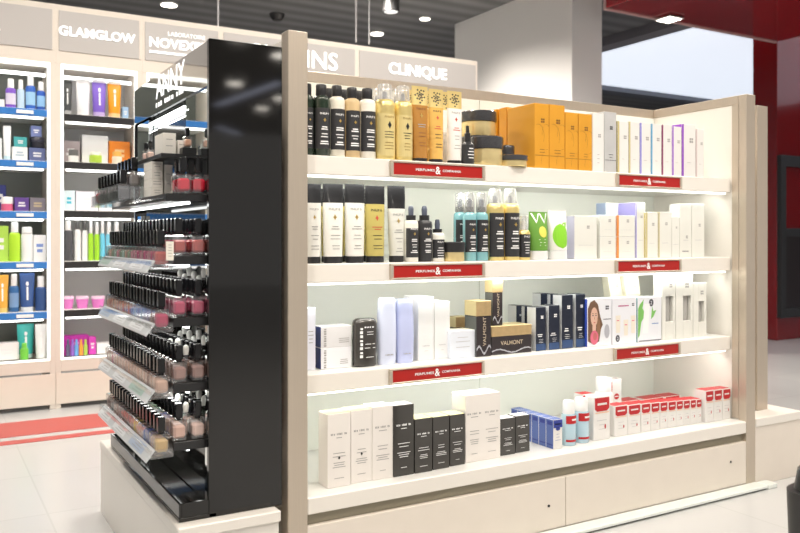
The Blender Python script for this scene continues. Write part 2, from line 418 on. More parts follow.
for x0, x1, xd in ((0, xs-.0015, UY(549, 506, 0)), (xs+.0015, L, UY(731, 462, 0))):
    o = g('base_panel', MB().box(x0, x1, .002, .02, .02, .205, b=.001), cream)
    MB().rod((xd.x, -.0005, xd.z), (xd.x, .003, xd.z), .005).build('lock', mblack, o)
g('plinth', MB().box(0, L+.06, .02, DB, 0, .205), cream)
kickm = mat('glossy white kick plate', (.80, .84, .80), .12)
g('kick_plate', MB().box(.02, L+.06, -.065, .0, .006, .020, b=.003), kickm); g('kick_shadow_strip', MB().box(.02, L+.06, -.055, .0, 0, .006), satinb)  # black strip below the plate paints in its shadow line
txt = None
def sign(u0, u1, v0, v1, z):
    Yp = SY-.012; X0 = UY(u0, v0, Yp).x; X1 = UY(u1, v0, Yp).x; zc_ = z-.031; hh = .0265
    t = .006
    m = MB(); m.box(X0, X1, Yp, SY, zc_-hh, zc_-hh+t); m.box(X0, X1, Yp, SY, zc_+hh-t, zc_+hh)
    m.box(X0, X0+.012, Yp, SY, zc_-hh+t, zc_+hh-t); m.box(X1-.012, X1, Yp, SY, zc_-hh+t, zc_+hh-t)
    s = g('shelf_sign', m, steel2); s['label'] = 'steel framed red shop sign on the shelf front'
    MB().box(X0+.012, X1-.012, Yp+.004, SY, zc_-hh+t, zc_+hh-t, b=.0005).build('red_plate', red, s)
    x = MB(); f = front(Yp+.0032); c = (X0+X1)/2-.005
    x.text('PERFUMES', .078, f, 0, h=.0085, cx=c-.053, cz=zc_, bold=.015); x.text('COMPANHIA', .078, f, 0, h=.0085, cx=c+.058, cz=zc_, bold=.015)
    x.text('&', .022, f, 0, h=.027, cx=c, cz=zc_, bold=.02)
    x.build('lettering', gwhite2, s)
gwhite2 = mat('white sign letter', (.93, .93, .93), .4)
for a in ((391, 485.5, 159, 172, SHZ[0]), (617.5, 682.5, 171, 184, SHZ[0]), (391, 485.5, 264, 280, SHZ[1]), (616.5, 682, 259, 271, SHZ[1]), (390, 485, 368, 387, SHZ[2]), (615, 681, 344, 360, SHZ[2])): sign(*a)

# end plinths
pr_ = empty('display_plinth', (2.335, .45, 0), 'low cream plinth at the right end of the gondola', 'plinth')
MB().box(-.163, .165, -.45, .5, .0, .262, b=.002).build('body', cream, pr_); MB().box(-.163, .168, -.455, .5, .262, .30, b=.003).build('top', creamw, pr_); MB().box(-.163, -.10, -.515, -.455, .0, .020, b=.003).build('kick_plate', kickm, pr_)
o = empty('end_panel', (2.36, .1, .30), 'steel edged upright panel standing on the right plinth', 'panel')
MB().box(-.038, .04, 0, .03, 0, 1.425, b=.002).build('front_edge', steel, o); MB().box(-.03, .035, .03, .8, 0, 1.42).build('board', creamw, o)
pm = empty('display_plinth', (-.265, .55, 0), 'low cream plinth under the black nail polish stand', 'plinth')
MB().box(-.147, .155, -.585, .57, 0, .255, b=.002).build('body', creamw, pm); MB().box(-.15, .158, -.595, .57, .255, .288, b=.003).build('top', creamw, pm)

# ------------------------------------------------------------------ nail polish stand
PZ = .289
A = empty('nail_polish_stand', (-.24, .49, PZ), 'tall gloss black nail polish stand with five crowded tiers', 'display stand')
def ap(name, mb, m, par=None):
    o = mb.build(name, m, par or A)
    if not par: o.location = (.24, -.49, -PZ)
    return o
ap('side_panel', MB().box(-.313, -.085, 0, .02, PZ, 1.686, b=.002), black)
ap('side_panel', MB().box(-.31, -.085, .965, .98, PZ, 1.686, b=.002), black)
tr = MB(); tr.box(-.40, -.29, .0, .98, PZ, PZ+.012); tr.box(-.40, -.392, 0, .98, PZ+.012, .342, b=.001); tr.box(-.392, -.313, 0, .008, PZ+.012, .342, b=.001); tr.box(-.392, -.29, .972, .98, PZ+.012, .342, b=.001)
ap('tray', tr, black)
ap('back_panel', MB().box(-.288, -.25, .02, .965, PZ, 1.686), black)
ap('mirror', MB().box(-.305, -.2885, .021, .27, 1.245, 1.60), mirror); ap('mirror', MB().box(-.305, -.2885, .765, .964, 1.245, 1.545), mirror)
ap('mirror', MB().box(-.305, -.2885, .021, .065, PZ+.02, 1.19), mirror); ap('mirror', MB().box(-.305, -.2885, .89, .964, PZ+.02, 1.19), mirror)
hd = ap('header', MB().box(-.312, -.2885, .0205, .9645, 1.55, 1.684, b=.001, fm={'-x': 1}), [black, darkmirror])
ya, yb = UX(154, 103, -.312), UX(184, 68, -.312)
tx = MB(); fx = lambda a_, b_: (-.3128, -a_, b_)
def sidetext(mb, s, y0, y1, z, h, bold): mb.text(s, abs(y1-y0), fx, 0, h=h, bold=bold, cx=-(y0+y1)/2, cz=z)
sidetext(tx, 'ANNY', UX(156, 95, -.312).y, UX(185, 75, -.312).y, 1.637, .075, .012)
tx.glyphs(12, abs(UX(156, 95, -.312).y-UX(184, 75, -.312).y), .016, fx, 0, cx=-(UX(156, 95, -.312).y+UX(184, 75, -.312).y)/2, cz=1.577)
o = tx.build('lettering', gwhite, hd)
ap('led_tube', MB().box(-.308, -.296, .28, .75, 1.520, 1.530, b=.001), ledw)
def nled(par, x, y0, y1, z, pw, tube=True):
    if tube:
        q = MB().box(x-.005, x+.005, y0, y1, z, z+.007, b=.001).build('led_tube', ledw, par)
    l = bpy.data.lights.new('tier_lamp', 'AREA'); l.shape = 'RECTANGLE'; l.size = .02; l.size_y = y1-y0; l.energy = pw; l.color = (1, 1, .96)
    lo = bpy.data.objects.new('tier_lamp', l); COL.objects.link(lo); lo.parent = par
    if not tube: lo.parent = A; lo.location = (x+.24, (y0+y1)/2-.49, z-.002-PZ)
    else: lo.location = (x, (y0+y1)/2, z-.002)
    lo.rotation_euler = (0, math.radians(18), 0)
nled(A, -.31, .28, .75, 1.518, 1.0, False)
TZ = [.5125, .682, .872, 1.052]           # shelf tops, lowest tier first
lblm = mat('silver price card', (.62, .64, .66), .3); lbl2 = mat('pale print card', (.80, .82, .84), .4); lbl3 = mat('blue tint print', (.45, .53, .66), .4); lbl4 = mat('green tint print', (.42, .55, .50), .4)
for k, z in enumerate(TZ):
    s = ap('shelf', MB().box(-.409, -.288, .03, .80, z-.026, z, b=.002), mblack)
    nled(s, -.36, .05, .78, z-.0335, .6)
    ac = MB(); zb = z-.034; af = MB()
    af.box(-.470, -.410, .026, .80, zb-.004, zb, b=.001); af.box(-.474, -.471, .025, .80, zb-.004, zb+.02, b=.001); ac.box(-.474, -.410, .022, .025, zb-.004, zb+.022, b=.001)
    ac.box(-.411, -.4095, .03, .80, zb, z-.027, b=.0003);
    ac.build('acrylic_lip', acr, s); af.build('acrylic_tray', acr, s)
    for j in range(3):
        y0, y1 = (.03+j*.245), (.03+j*.245+.240); m = MB()
        a0 = (-.487, zb-.011); a1 = (-.462, zb+.022)
        q = [(a0[0], y0, a0[1]), (a0[0], y1, a0[1]), (a1[0], y1, a1[1]), (a1[0], y0, a1[1])]
        n = (-.002, 0, .0018); m.add(q+[(p[0]-n[0], p[1], p[2]-n[2]-.002) for p in q], [(3, 2, 1, 0), (4, 5, 6, 7), (0, 1, 5, 4), (2, 3, 7, 6), (1, 2, 6, 5), (3, 0, 4, 7)], 0)
        def sl(a_, b_, y0=y0): return (a0[0]+(a1[0]-a0[0])*b_-.0009, y0+a_, a0[1]+(a1[1]-a0[1])*b_+.0008)
        m.poly([(.07, .15), (.07, .85), (.24, .85), (.24, .15)], sl, 1); 
        for r_ in range(3): m.poly([(.10, .25+r_*.2), (.10, .31+r_*.2), (.2-.02*r_, .31+r_*.2), (.2-.02*r_, .25+r_*.2)], sl, 2)
        m.build('price_card', [lblm, [lbl3, lbl4, lbl2, lbl2][(k+j) % 4] if j != 1 else lbl2, pgrey], s)
z5 = 1.232
s5 = ap('shelf', MB().box(-.43, -.288, .03, .80, z5-.022, z5, b=.002), mblack)
nled(s5, -.364, .03, .78, z5-.0295, 1.0)
MB().box(-.51, -.43, .05, .76, z5-.018, z5-.012, b=.001).build('acrylic_tray', frost, s5)
rs = MB(); rs.box(-.508, -.504, .3, .76, z5-.012, z5+.02); rs.box(-.45, -.43, .3, .76, z5-.012, z5+.034); rs.box(-.508, -.43, .296, .3, z5-.012, z5+.034); rs.build('acrylic_step', frost, s5)
yA, yB = .12, .55
ap('riser', MB().box(-.355, -.312, .125, .165, 1.3572, 1.378, b=.001), mblack)
ms = ap('top_shelf', MB().box(-.42, -.305, yA, yB, 1.345, 1.357, b=.001), mblack)
ap('x', MB().box(-.335, -.315, yA+.01, yA+.04, z5+.0002, 1.345), mblack, ms).name = 'support'
ap('x', MB().box(-.335, -.315, yB-.05, yB-.02, z5+.0002, 1.345), mblack, ms).name = 'support'

# bottles
glassm = clear('bottle glass', (.98, .97, .97), .15)
capm = mat('gloss black cap', (.008, .008, .009), .16, spec=.45)
GB = MB().box(-.021, .021, -.020, .020, 0, .060, b=.004).build('glass_bottle', glassm); GB.data.name = 'np_glass'
CP = MB()
CP.loft([(.060, .008, .008, 2), (.066, .008, .008, 2)], seg=12); CP.box(-.0105, .0105, -.0100, .0100, .066, .109, b=.0022); CPo = CP.build('cap', capm)
PO = {}
pm_cache = {}
def lacquer(c):
    k = tuple(round(x, 3) for x in c)
    if k not in pm_cache:
        mm = mat('nail lacquer', c, .25); q = MB(); q.box(-.0175, .0175, -.0165, .0165, .009, .046, b=.006)
        o_ = q.build('polish', mm); pm_cache[k] = o_.data; bpy.data.objects.remove(o_)
    return pm_cache[k]
def polish(x, y, z, c, lab, group, capmesh=None, sc=1.):
    o_ = empty('nail_polish', (x, y, z+.0004), lab, 'nail polish', group)
    for nm, me in (('glass_bottle', GB.data), ('polish', lacquer(c)), ('cap', capmesh or CPo.data)):
        q = bpy.data.objects.new(nm, me); COL.objects.link(q); q.parent = o_
    if sc != 1: o_.scale = (sc, sc, sc)
    return o_
def ramp(stops, i, n):
    t = i/(n-1)*(len(stops)-1); k = min(int(t), len(stops)-2); f = t-k
    return tuple(stops[k][j]*(1-f)+stops[k+1][j]*f for j in range(3))
C = dict(gold=(.62, .42, .16), blush=(.72, .45, .36), pblush=(.78, .55, .47), nude=(.62, .42, .33), taupe=(.30, .19, .15), mauve=(.38, .22, .19), brown=(.25, .13, .09),
         rose=(.55, .10, .18), deep=(.50, .06, .13), brick=(.48, .09, .075), magenta=(.60, .02, .16), pink=(.75, .28, .36), lilac=(.42, .38, .62), sky=(.40, .50, .70), coral=(.78, .22, .13), peach=(.80, .48, .34),
         green=(.28, .42, .25), mint=(.40, .62, .50), navy=(.05, .07, .30), blue=(.08, .14, .50), yellow=(.80, .62, .05), grey=(.22, .20, .20), dark=(.05, .035, .035), red=(.72, .02, .05), sage=(.35, .48, .36), white=(.8, .78, .75))
CN = {}
ROWC = [  # per tier: outer, middle, inner colour runs from near to far
 (['gold', 'nude', 'navy', 'blue', 'blush', 'peach', 'yellow', 'nude', 'grey', 'taupe', 'brown', 'grey', 'mauve', 'nude', 'grey', 'taupe', 'brown'], ['blush', 'pblush', 'nude', 'lilac', 'blue', 'sage', 'mint', 'green', 'sage', 'grey', 'navy', 'grey', 'taupe', 'grey', 'dark', 'taupe', 'dark'], ['pblush', 'white', 'blush', 'mint', 'sage', 'green', 'yellow', 'green', 'dark', 'grey', 'navy', 'dark', 'grey', 'dark', 'taupe', 'dark', 'grey']),
 (['nude', 'nude', 'mauve', 'blush', 'nude', 'blush', 'nude', 'blush', 'peach', 'blush', 'pblush', 'pblush', 'blush', 'pblush', 'pink', 'pblush', 'pblush'], ['mauve', 'taupe', 'mauve', 'taupe', 'nude', 'mauve', 'nude', 'blush', 'nude', 'mauve', 'blush', 'nude', 'blush', 'pblush', 'nude', 'blush', 'pblush'], ['mauve', 'brown', 'taupe', 'mauve', 'dark', 'taupe', 'brown', 'mauve', 'taupe', 'nude', 'mauve', 'taupe', 'nude', 'mauve', 'blush', 'nude', 'blush']),
 (['rose', 'mauve', 'lilac', 'lilac', 'sky', 'lilac', 'sky', 'lilac', 'coral', 'peach', 'coral', 'peach', 'coral', 'peach', 'peach', 'coral', 'peach'], ['rose', 'rose', 'deep', 'rose', 'magenta', 'rose', 'pink', 'lilac', 'rose', 'pink', 'lilac', 'rose', 'coral', 'peach', 'coral', 'peach', 'coral'], ['rose', 'deep', 'rose', 'deep', 'magenta', 'rose', 'deep', 'pink', 'rose', 'lilac', 'deep', 'rose', 'coral', 'rose', 'coral', 'peach', 'coral']),
 (['brick', 'magenta', 'pink', 'magenta', 'pink', 'magenta', 'pink', 'pink', 'green', 'peach', 'mint', 'green', 'pink', 'mint', 'green', 'peach', 'mint'], ['brick', 'magenta', 'brick', 'rose', 'magenta', 'deep', 'pink', 'magenta', 'rose', 'pink', 'peach', 'green', 'mint', 'peach', 'pink', 'mint', 'peach'], ['brick', 'brick', 'deep', 'magenta', 'brick', 'rose', 'magenta', 'deep', 'pink', 'rose', 'peach', 'pink', 'mint', 'peach', 'green', 'pink', 'mint']),
]
WORD = dict(gold='golden beige', blush='blush beige', pblush='pale blush', nude='nude beige', taupe='taupe', mauve='mauve brown', brown='brown', rose='rose pink', deep='deep pink', brick='brick red', magenta='magenta', pink='soft pink', lilac='lilac', sky='pale blue', coral='coral orange', peach='peach', green='green', mint='mint green', navy='navy blue', blue='blue', yellow='yellow', grey='dark grey', dark='near black', red='bright red', sage='sage green', white='milky white')
TN = ['lowest tier', 'second tier up', 'middle tier', 'fourth tier up']
RN = ['outer row', 'centre row', 'inner row']
for k, z in enumerate(TZ):
    for r, xx in enumerate((-.4382, -.387, -.3315)):
        if k == 3 and r == 1: xs_ = 15
        for i in range(17):
            cname = ROWC[k][r][i]; y = .052+i*.0445
            zz = (z-.034 if r == 0 else z)
            x = xx+((.004*i/16) if r == 0 else 0)+random.uniform(-.001, .001)
            where = f'{ORD[i]} from the near end' if i else 'nearest the viewer'
            polish(x, y+random.uniform(-.0015, .0015), zz, C[cname], f'{WORD[cname]} nail polish, {where}, {RN[r]}, {TN[k]}', f'nail polishes on the {TN[k]}')
# white sample sticks standing behind / between bottles
stm = mat('white sample stick', (.82, .81, .76), .4)
def stick(x, y, z, h, lab):
    o_ = empty('colour_sample_stick', (x, y, z+.0004), lab, 'sample stick', 'white colour sample sticks')
    MB().box(-.006, .006, -.002, .002, 0, h-.02, b=.001).build('stem', acr, o_)
    MB().loft([(h-.03, .007, .003, 2), (h-.012, .0095, .004, 2), (h-.003, .007, .003, 2), (h, .002, .0015, 2)], seg=14).build('tip', stm, o_)
for k in (0, 1, 2):
    for i in range(6):
        stick(-.3035, .08+i*.052, TZ[k], .118+.012*((i*7+k) % 3), f'white nail colour stick, {ORD[i]} from the near end, behind {TN[k]} bottles')
for k in (0, 1):
    for i in range(3):
        stick(-.3595, .0743+i*.089, TZ[k], .105+.01*(i % 2), f'white nail colour stick, {ORD[i]} from near, between rows of the {TN[k]}')
crd = mat('cream sample card', (.80, .76, .68), .5)
m = MB().box(-.011, .011, 0, .002, 0, .055); m.lines(.014, .045, 5, .008, front(-.0006), 1)
tag(m.build('sample_card', [crd, pgrey], loc=(-.419, .0265, TZ[3]-.0135)), 'small cream printed card clipped before brick red polishes on the fourth tier', 'card')

# top tier
for r, (n, x, zz) in enumerate(((8, -.485, z5-.0115), (5, -.44, z5+.0345))):
    for i in range(n):
        c = C['red'] if (r == 0 and i == n-1) else C['dark'] if i % 3 else C['grey']
        y = .335+i*.053+(.05 if r else 0)
        polish(x, y, zz, c, f"dark capped nail polish, {ORD[i]} from near, {'front' if r == 0 else 'raised back'} row of the top tier tray", 'dark polishes on the top tier tray', sc=.9)
for i in range(3):
    polish(-.372+i*.001+(+.0445 if i == 1 else 0), .06 if i < 2 else .115, z5, C['red'], ['bright red nail polish at the near end of the top tier, left one', 'bright red nail polish at the near end of the top tier, by the mirror', 'bright red nail polish behind the near left red one on top tier'][i], 'bright red polishes on the top tier')
wcart = mat('off white carton', (.82, .79, .73), .5)
def nstack(x0, x1, y0, y1, z, n, h, lab):
    for i in range(n):
        m = MB().box(-(x1-x0)/2, (x1-x0)/2, 0, y1-y0, 0, h-.0006, b=.001); m.lines((x1-x0)*.7, h*.7, 2, h*.3, front(-.0006), 1)
        tag(m.build('carton', [wcart, pgrey], loc=((x0+x1)/2, y0, z+i*h+.0003)), lab.format(['lowest', 'second', 'third', 'topmost'][i] if n > 2 else ['lower', 'upper'][i] if n == 2 else 'single'), 'box', 'off white cartons on the nail stand')
nstack(-.425, -.39, .22, .32, z5, 4, .027, 'off white polish carton, {} of the stack under the small top shelf')
nstack(-.385, -.36, .22, .30, z5, 1, .10, 'tall {} off white carton right of the carton stack, top tier')
nstack(-.405, -.366, .16, .26, 1.357, 1, .066, 'large {} off white carton on the small top shelf')
nstack(-.36, -.342, .16, .24, 1.357, 1, .046, 'low {} off white carton beside the peach polish on top shelf')
for i, (x, y, c, w_) in enumerate(((-.335, .145, 'peach', 'by the mirror'), (-.395, .36, 'pblush', 'left of the white carton'), (-.395, .42, 'pblush', 'at the far left end'))):
    polish(x, y, 1.357 if i else 1.3786, C[c], f'{WORD[c]} nail polish on the small top shelf, {w_}', 'polishes on the small top shelf', sc=.56)
for q in (GB, CPo): bpy.data.objects.remove(q)

# ------------------------------------------------------------------ packages on the gondola
LG = 'gondola packages'
navyk = mat('charcoal label', (.035, .035, .038), .4); labm = [navyk, pwhite, pgold]
def phil(name='PHILIP B', n=7, goldc=1):
    def art(m, W, H, fo):
        m.text(name, W*1.15, fo, 1, cz=H*.585, bold=.02)
        e = H*.50; r = W*.20
        m.poly([(0, e-r*1.2), (r*.55, e-r*.5), (r, e), (r*.5, e+r*.15), (0, e+r*1.1), (-r*.5, e+r*.15), (-r, e), (-r*.55, e-r*.5)], fo, 2)
        m.lines(W*1.2, H*.40, 2, H*.030, fo, 1, H*.0085, 4); m.lines(W*1.15, H*.305, 2, H*.04, fo, 1, H*.006, 4); m.lines(W*1.25, H*.20, 2, H*.03, fo, 1, H*.0085, 4)
    return art
caps_b = mat('matt black cap', (.022, .022, .024), .35)
dkgreen = mat('dark green bottle', (.02, .035, .022), .2, coat=.5); creamb = mat('cream bottle', (.80, .76, .65), .3); tanb = mat('tan bottle', (.68, .50, .27), .3); whitb = mat('ivory bottle', (.84, .82, .74), .3)
def shampoo(u0, u1, vt, Y, body, lab, lname=True):
    cw = .62
    return pack('shampoo_bottle', lab, 'bottle', u0, u1, vt, Y, SHZ[0]+.0004,
      [('bottle', body, [(0, .92), (.015, 1), (.775, 1), (.805, .97), (.83, .80), (.835, .62), (.845, .6)]), ('cap', caps_b, [(.846, cw), (.85, cw+.02), (.985, cw), (1, cw-.06)])],
      'tall shampoo bottles', label=(.10, .665, 1.012, 1.012, labm, phil()) if lname else None)
goldcan = mat('gold aerosol can', (.84, .68, .28), .28, metal=.55); goldlab = mat('pale gold label', (.80, .66, .30), .4, metal=.3)
clr = clear('clear cap plastic', (.95, .95, .95), .12)
_n = clr.node_tree; _g = [x for x in _n.nodes if x.type == 'BSDF_GLOSSY'][0]; _d = _n.nodes.new('ShaderNodeBsdfDiffuse'); _d.inputs[0].default_value = (.86, .86, .84, 1)
_a = _n.nodes.new('ShaderNodeMixShader'); _a.inputs[0].default_value = .6; _m = [x for x in _n.nodes if x.type == 'MIX_SHADER'][0]
_n.links.new(_g.outputs[0], _a.inputs[1]); _n.links.new(_d.outputs[0], _a.inputs[2]); _n.links.new(_a.outputs[0], _m.inputs[2]); [x for x in _n.nodes if x.type == 'MATH'][0].inputs[2].default_value = .35; nozz = mat('grey nozzle', (.30, .31, .34), .4)
def aerosol(u0, u1, vt, Y, z, lab, lmats, t1, group, art, cl=clr):
    o = pack('aerosol_can', lab, 'spray can', u0, u1, vt, Y, z+.0004,
      [('can', goldcan, [(0, .96), (.01, 1), (.70, 1), (.745, .96), (.775, .86), (.79, .74)]), ('nozzle', nozz, [(.791, .25), (.86, .25), (.90, .2)]), ('clear_cap', cl, [(.792, .72), (.80, .74), (.985, .66), (1, .58)])],
      group, label=(.05, t1, 1.012, 1.012, lmats, art))
    return o
pk = [goldlab, pblack, mat('dark gold print', (.35, .22, .05), .4)]
Z1 = SHZ[0]; Y1 = .125
shampoo(303, 313, 84, Y1, dkgreen, 'dark green shampoo bottle half hidden by the left steel post')
shampoo(313.2, 329, 85, Y1, dkgreen, 'dark green shampoo bottle with charcoal label, second from the steel post')
shampoo(329.4, 344, 86, Y1, creamb, 'cream shampoo bottle with charcoal label beside the dark green one')
shampoo(344.6, 359, 88, Y1, tanb, 'tan shampoo bottle with charcoal label between two pale bottles')
shampoo(359.4, 374.6, 89, Y1, whitb, 'ivory shampoo bottle with charcoal label left of the gold aerosols')
for i, (u, bm_) in enumerate(((322, dkgreen), (336, creamb), (350.5, tanb))):
    shampoo(u, u+14, 89+i*1.2, .235, bm_, ['dark green', 'cream', 'tan'][i]+' shampoo bottle standing in the row behind, only its black cap showing', False)
aerosol(375.4, 393.6, 84.5, Y1, Z1, 'gold aerosol can with clear cap beside the ivory shampoo bottle', pk, .60, 'gold aerosols on the top shelf', lambda m, W, H, f: (m.text('PHILIP B', W, f, 2, cz=H*.555), m.poly([(0, H*.40), (W*.2, H*.45), (0, H*.50), (-W*.2, H*.45)], f, 1), m.lines(W*1.1, H*.36, 3, H*.035, f, 1, H*.004, 4), m.lines(W*1.1, H*.22, 3, H*.04, f, 2, H*.004, 4)))
aerosol(394.4, 411, 86.5, Y1, Z1, 'gold aerosol can with clear cap left of the ornate gold tubes', pk, .60, 'gold aerosols on the top shelf', lambda m, W, H, f: (m.text('PHILIP B', W, f, 2, cz=H*.555), m.poly([(0, H*.40), (W*.2, H*.45), (0, H*.50), (-W*.2, H*.45)], f, 1), m.lines(W*1.1, H*.36, 3, H*.035, f, 1, H*.004, 4), m.lines(W*1.1, H*.22, 3, H*.04, f, 2, H*.004, 4)))
for i, u in enumerate((369, 388)):
    aerosol(u, u+16, 89, .24, Z1, ['gold aerosol can standing behind the ivory shampoo bottle', 'gold aerosol can standing behind and between the two front gold aerosols'][i], pk, .60, 'gold aerosols on the top shelf', None)
# tubes standing on their caps
crimpk = mat('dark crimp', (.028, .028, .03), .22, coat=.4)
def tube(lab, u0, u1, vt, Y, z, bodym, crimpm, capm_, fc, cf, art, group, lm=None, wtop=1., name='squeeze_tube', filig=None, rb=.86):
    X0, X1 = UY(u0, vt, Y).x, UY(u1, vt, Y).x; W = (X1-X0)/2; H = UY((u0+u1)/2, vt, Y).z-z
    o = empty(name, ((X0+X1)/2, Y, z+.0004), lab, 'tube', group)
    def sec(t): 
        q = (t-cf)/(1-cf); q = max(0, q)
        return (t*H, W*(rb+(wtop-rb)*min(1, q*1.25)), max(.0025, W*.72*(1-q**1.5)), 2.0+.6*q)
    MB().loft([(0, W*rb*.95, W*.70, 2), (.004, W*rb*1.0, W*.74, 2), (cf*H-.001, W*rb*.98, W*.72, 2)], seg=24).build('cap', capm_, o)
    ts = [cf+(1-cf)*i/10 for i in range(11)]; ts = [t for t in ts if t < 1-fc]+[1-fc]
    b = MB().loft([sec(t) for t in ts], seg=28)
    b.build('tube_body', bodym, o)
    MB().loft([sec(t) for t in (1-fc+.0005, 1-fc*.75, 1-fc*.5, 1-fc*.2, 1)], seg=28).build('crimp', crimpm, o)
    def fo(a, bz):
        t = bz/H; zz, rx, ry, n = sec(t); q = max(-.99, min(.99, a/rx)); y = ry*(1-abs(q)**n)**(1/n)
        return (a, -y-.0009, bz)
    if art:
        m = MB(); art(m, W, H, fo); m.build('print', lm or [pgrey, pgrey, pgold], o)
    if filig:
        m = MB()
        for i in range(18):
            a = i*2.4; r = .09+.5*(i/18); cx, cz = W*r*math.cos(a)*1.1, H*(1-fc*.5)+H*fc*.75*r*math.sin(a); s = W*.14
            m.poly([(cx-s, cz), (cx, cz-s*.8), (cx+s, cz), (cx, cz+s*.8)], fo, 0)
        m.build('filigree', [filig], o)
    return o
def artt(nm='PHILIP B', e=2, l=1, tz=.76, bz=.66):
    def art(m, W, H, f):
        m.text(nm, W*1.1, f, 0, cz=H*tz, bold=.01); r = W*.22; z = H*bz
        m.poly([(0, z-r*1.3), (r*.5, z-r*.3), (r, z), (r*.5, z+r*.2), (0, z+r*1.2), (-r*.5, z+r*.2), (-r, z), (-r*.5, z-r*.3)], f, e)
        m.lines(W*1.05, H*(bz-.12), 2, H*.03, f, 1, H*.005, 6); m.lines(W, H*(bz-.23), 2, H*.045, f, 0, H*.004, 6); m.lines(W, H*(bz-.36), 2, H*.04, f, 0, H*.004, 6)
    return art
ornate = mat('ornate gold crimp', (.84, .66, .27), .3, metal=.4); amber = mat('amber tube', (.46, .22, .05), .25, coat=.4); honey = mat('honey gold tube', (.78, .47, .12), .25, coat=.4); whtube = mat('white tube', (.86, .84, .80), .3)
redpr = mat('red print', (.6, .08, .05), .4)
GT = 'ornate gold topped tubes'
tube('amber brown squeeze tube with ornate gold crimp, leftmost gold topped tube', 411.5, 427.5, 86.5, Y1, Z1, amber, ornate, caps_b, .25, .05, artt(tz=.70, bz=.61), GT, [mat('brown print', (.25, .10, .03), .4), pgrey, pgold], filig=pblack, wtop=1.)
tube('honey gold squeeze tube with ornate gold crimp between amber and white ones', 428.6, 443, 89.5, Y1, Z1, honey, ornate, caps_b, .25, .05, artt(tz=.70, bz=.61, e=1), GT, [pblack, redpr, redpr], filig=pblack)
tube('white squeeze tube with ornate gold crimp beside the gold jars', 447, 461.5, 91.5, Y1, Z1, whtube, ornate, caps_b, .24, .05, artt(tz=.70, bz=.61, e=1), GT, [pgrey, redpr, pgold], filig=pblack)
for i, u in enumerate((404, 421, 439)):
    tube('ornate gold topped tube standing behind, '+['left of the amber one', 'between amber and honey ones', 'left of the white one'][i], u, u+13, 90+i, .24, Z1, [amber, honey, whtube][i], ornate, caps_b, .25, .05, None, GT, filig=pblack)
# dropper and jars
pack('dropper_bottle', 'small dark dropper bottle in front of the gold jars', 'bottle', 462, 473, 126, .11, Z1, [('bottle', navyk, [(0, .95), (.03, 1), (.5, 1), (.56, .7), (.58, .4)]), ('dropper_cap', caps_b, [(.581, .48), (.8, .48), (.82, .3), (1, .22)])], label=(.06, .46, 1.02, 1.02, labm, lambda m, W, H, f: m.lines(W*1.2, H*.4, 4, H*.08, f, 1, H*.012, 4)))
goldjar = mat('gold jar', (.84, .68, .34), .22, metal=.5); darklid = mat('dark foil lid', (.05, .05, .055), .25, coat=.3, noise=.5, nscale=300)
def jar(u0, u1, vt, Y, z, lab, lid=.42, body=goldjar, lidm=darklid, name='cosmetic_jar', H=None):
    return pack(name, lab, 'jar', u0, u1, vt, Y, z+.0004, [('jar', body, [(0, .9), (.06, .95), (1-lid-.01, .93)]), ('lid', lidm, [(1-lid, .98), (1-lid+.03, 1), (.96, 1), (1, .94)])], 'gold jars with dark lids', H=H)
za = UY(488, 150, .21)
hA = UY(478, 112.5, .28).z; hB = UY(478, 137.5, .28).z
jar(463, 493, 137, .28, Z1, 'gold jar at the back carrying another gold jar, behind the dropper bottle', H=hB-Z1)
jar(463, 493, 112.5, .28, hB+.0006, 'gold jar stacked on top of another jar, topmost of the gold jars', H=hA-hB-.0006)
jar(473, 500, 137.5, .14, Z1, 'large gold jar with dark lid right of the dropper bottle')
jar(501, 513, 146, .22, Z1, 'small gold jar with dark lid behind the flat jar')
jar(500, 524.5, 156, .115, Z1, 'flat gold jar with dark lid in front of the orange cartons', lid=.45)
# orange cartons
orange = mat('amber orange carton', (.70, .33, .03), .35, noise=.12, nscale=8); orside = mat('orange carton side', (.72, .31, .02), .3)
dkbr = mat('brown print', (.22, .10, .02), .4)
def logo4(m, f, cx, cz, s, mi):
    for i in (-1, 1):
        for j in (-1, 1): m.bar(cx+i*s*.52-s*.44, cx+i*s*.52+s*.44, cz+j*s*.5-s*.36, cz+j*s*.5+s*.36, f, mi)
def art4(mi=1, tz=.74, sc=.26, l=2):
    def art(m, W, H, f):
        logo4(m, f, W*.12, H*tz, W*sc, mi)
        m.lines(W*.9, H*.30, l, H*.045, f, mi, H*.004, cx=W*.05)
        m.bar(-W*.95, W*.95, H*.205, H*.212, f, mi)
    return art
def swirl(a0):
    def art(m, W, H, f):
        a0(m, W, H, f)
        for cx, cz, r in ((.8, .1, .9), (-.5, .5, .8), (.6, .55, .6)):
            for i in range(8):
                t0, t1 = i*.35+cx, (i+1)*.35+cx
                p = [(cx*W+r*W*math.cos(t), cz*H+r*W*1.6*math.sin(t)) for t in (t0, t1)]
                if all(abs(q[0]) < W*.95 and .02*H < q[1] < .97*H for q in p):
                    d = W*.025; m.poly([p[0], p[1], (p[1][0]+d, p[1][1]+d), (p[0][0]+d, p[0][1]+d)], f, 1)
    return art
og = 'amber orange cartons'
Om = [orange, dkbr]
carton('plain orange carton at the back, leftmost of the orange cartons', 496.5, 505, 109.5, .36, Z1, .05, [orside], group=og)
carton('plain orange carton at the back, second of the orange cartons', 506.6, 517.4, 107.5, .30, Z1, .05, [orside], group=og)
carton('tallest amber orange carton, left of the two tall front ones', 534.6, 549, 103.6, .12, Z1, .17, Om, swirl(art4()), group=og)
carton('tall amber orange carton, right of the two tall front ones', 549.4, 564.8, 105, .12, Z1, .17, Om, swirl(art4()), group=og)
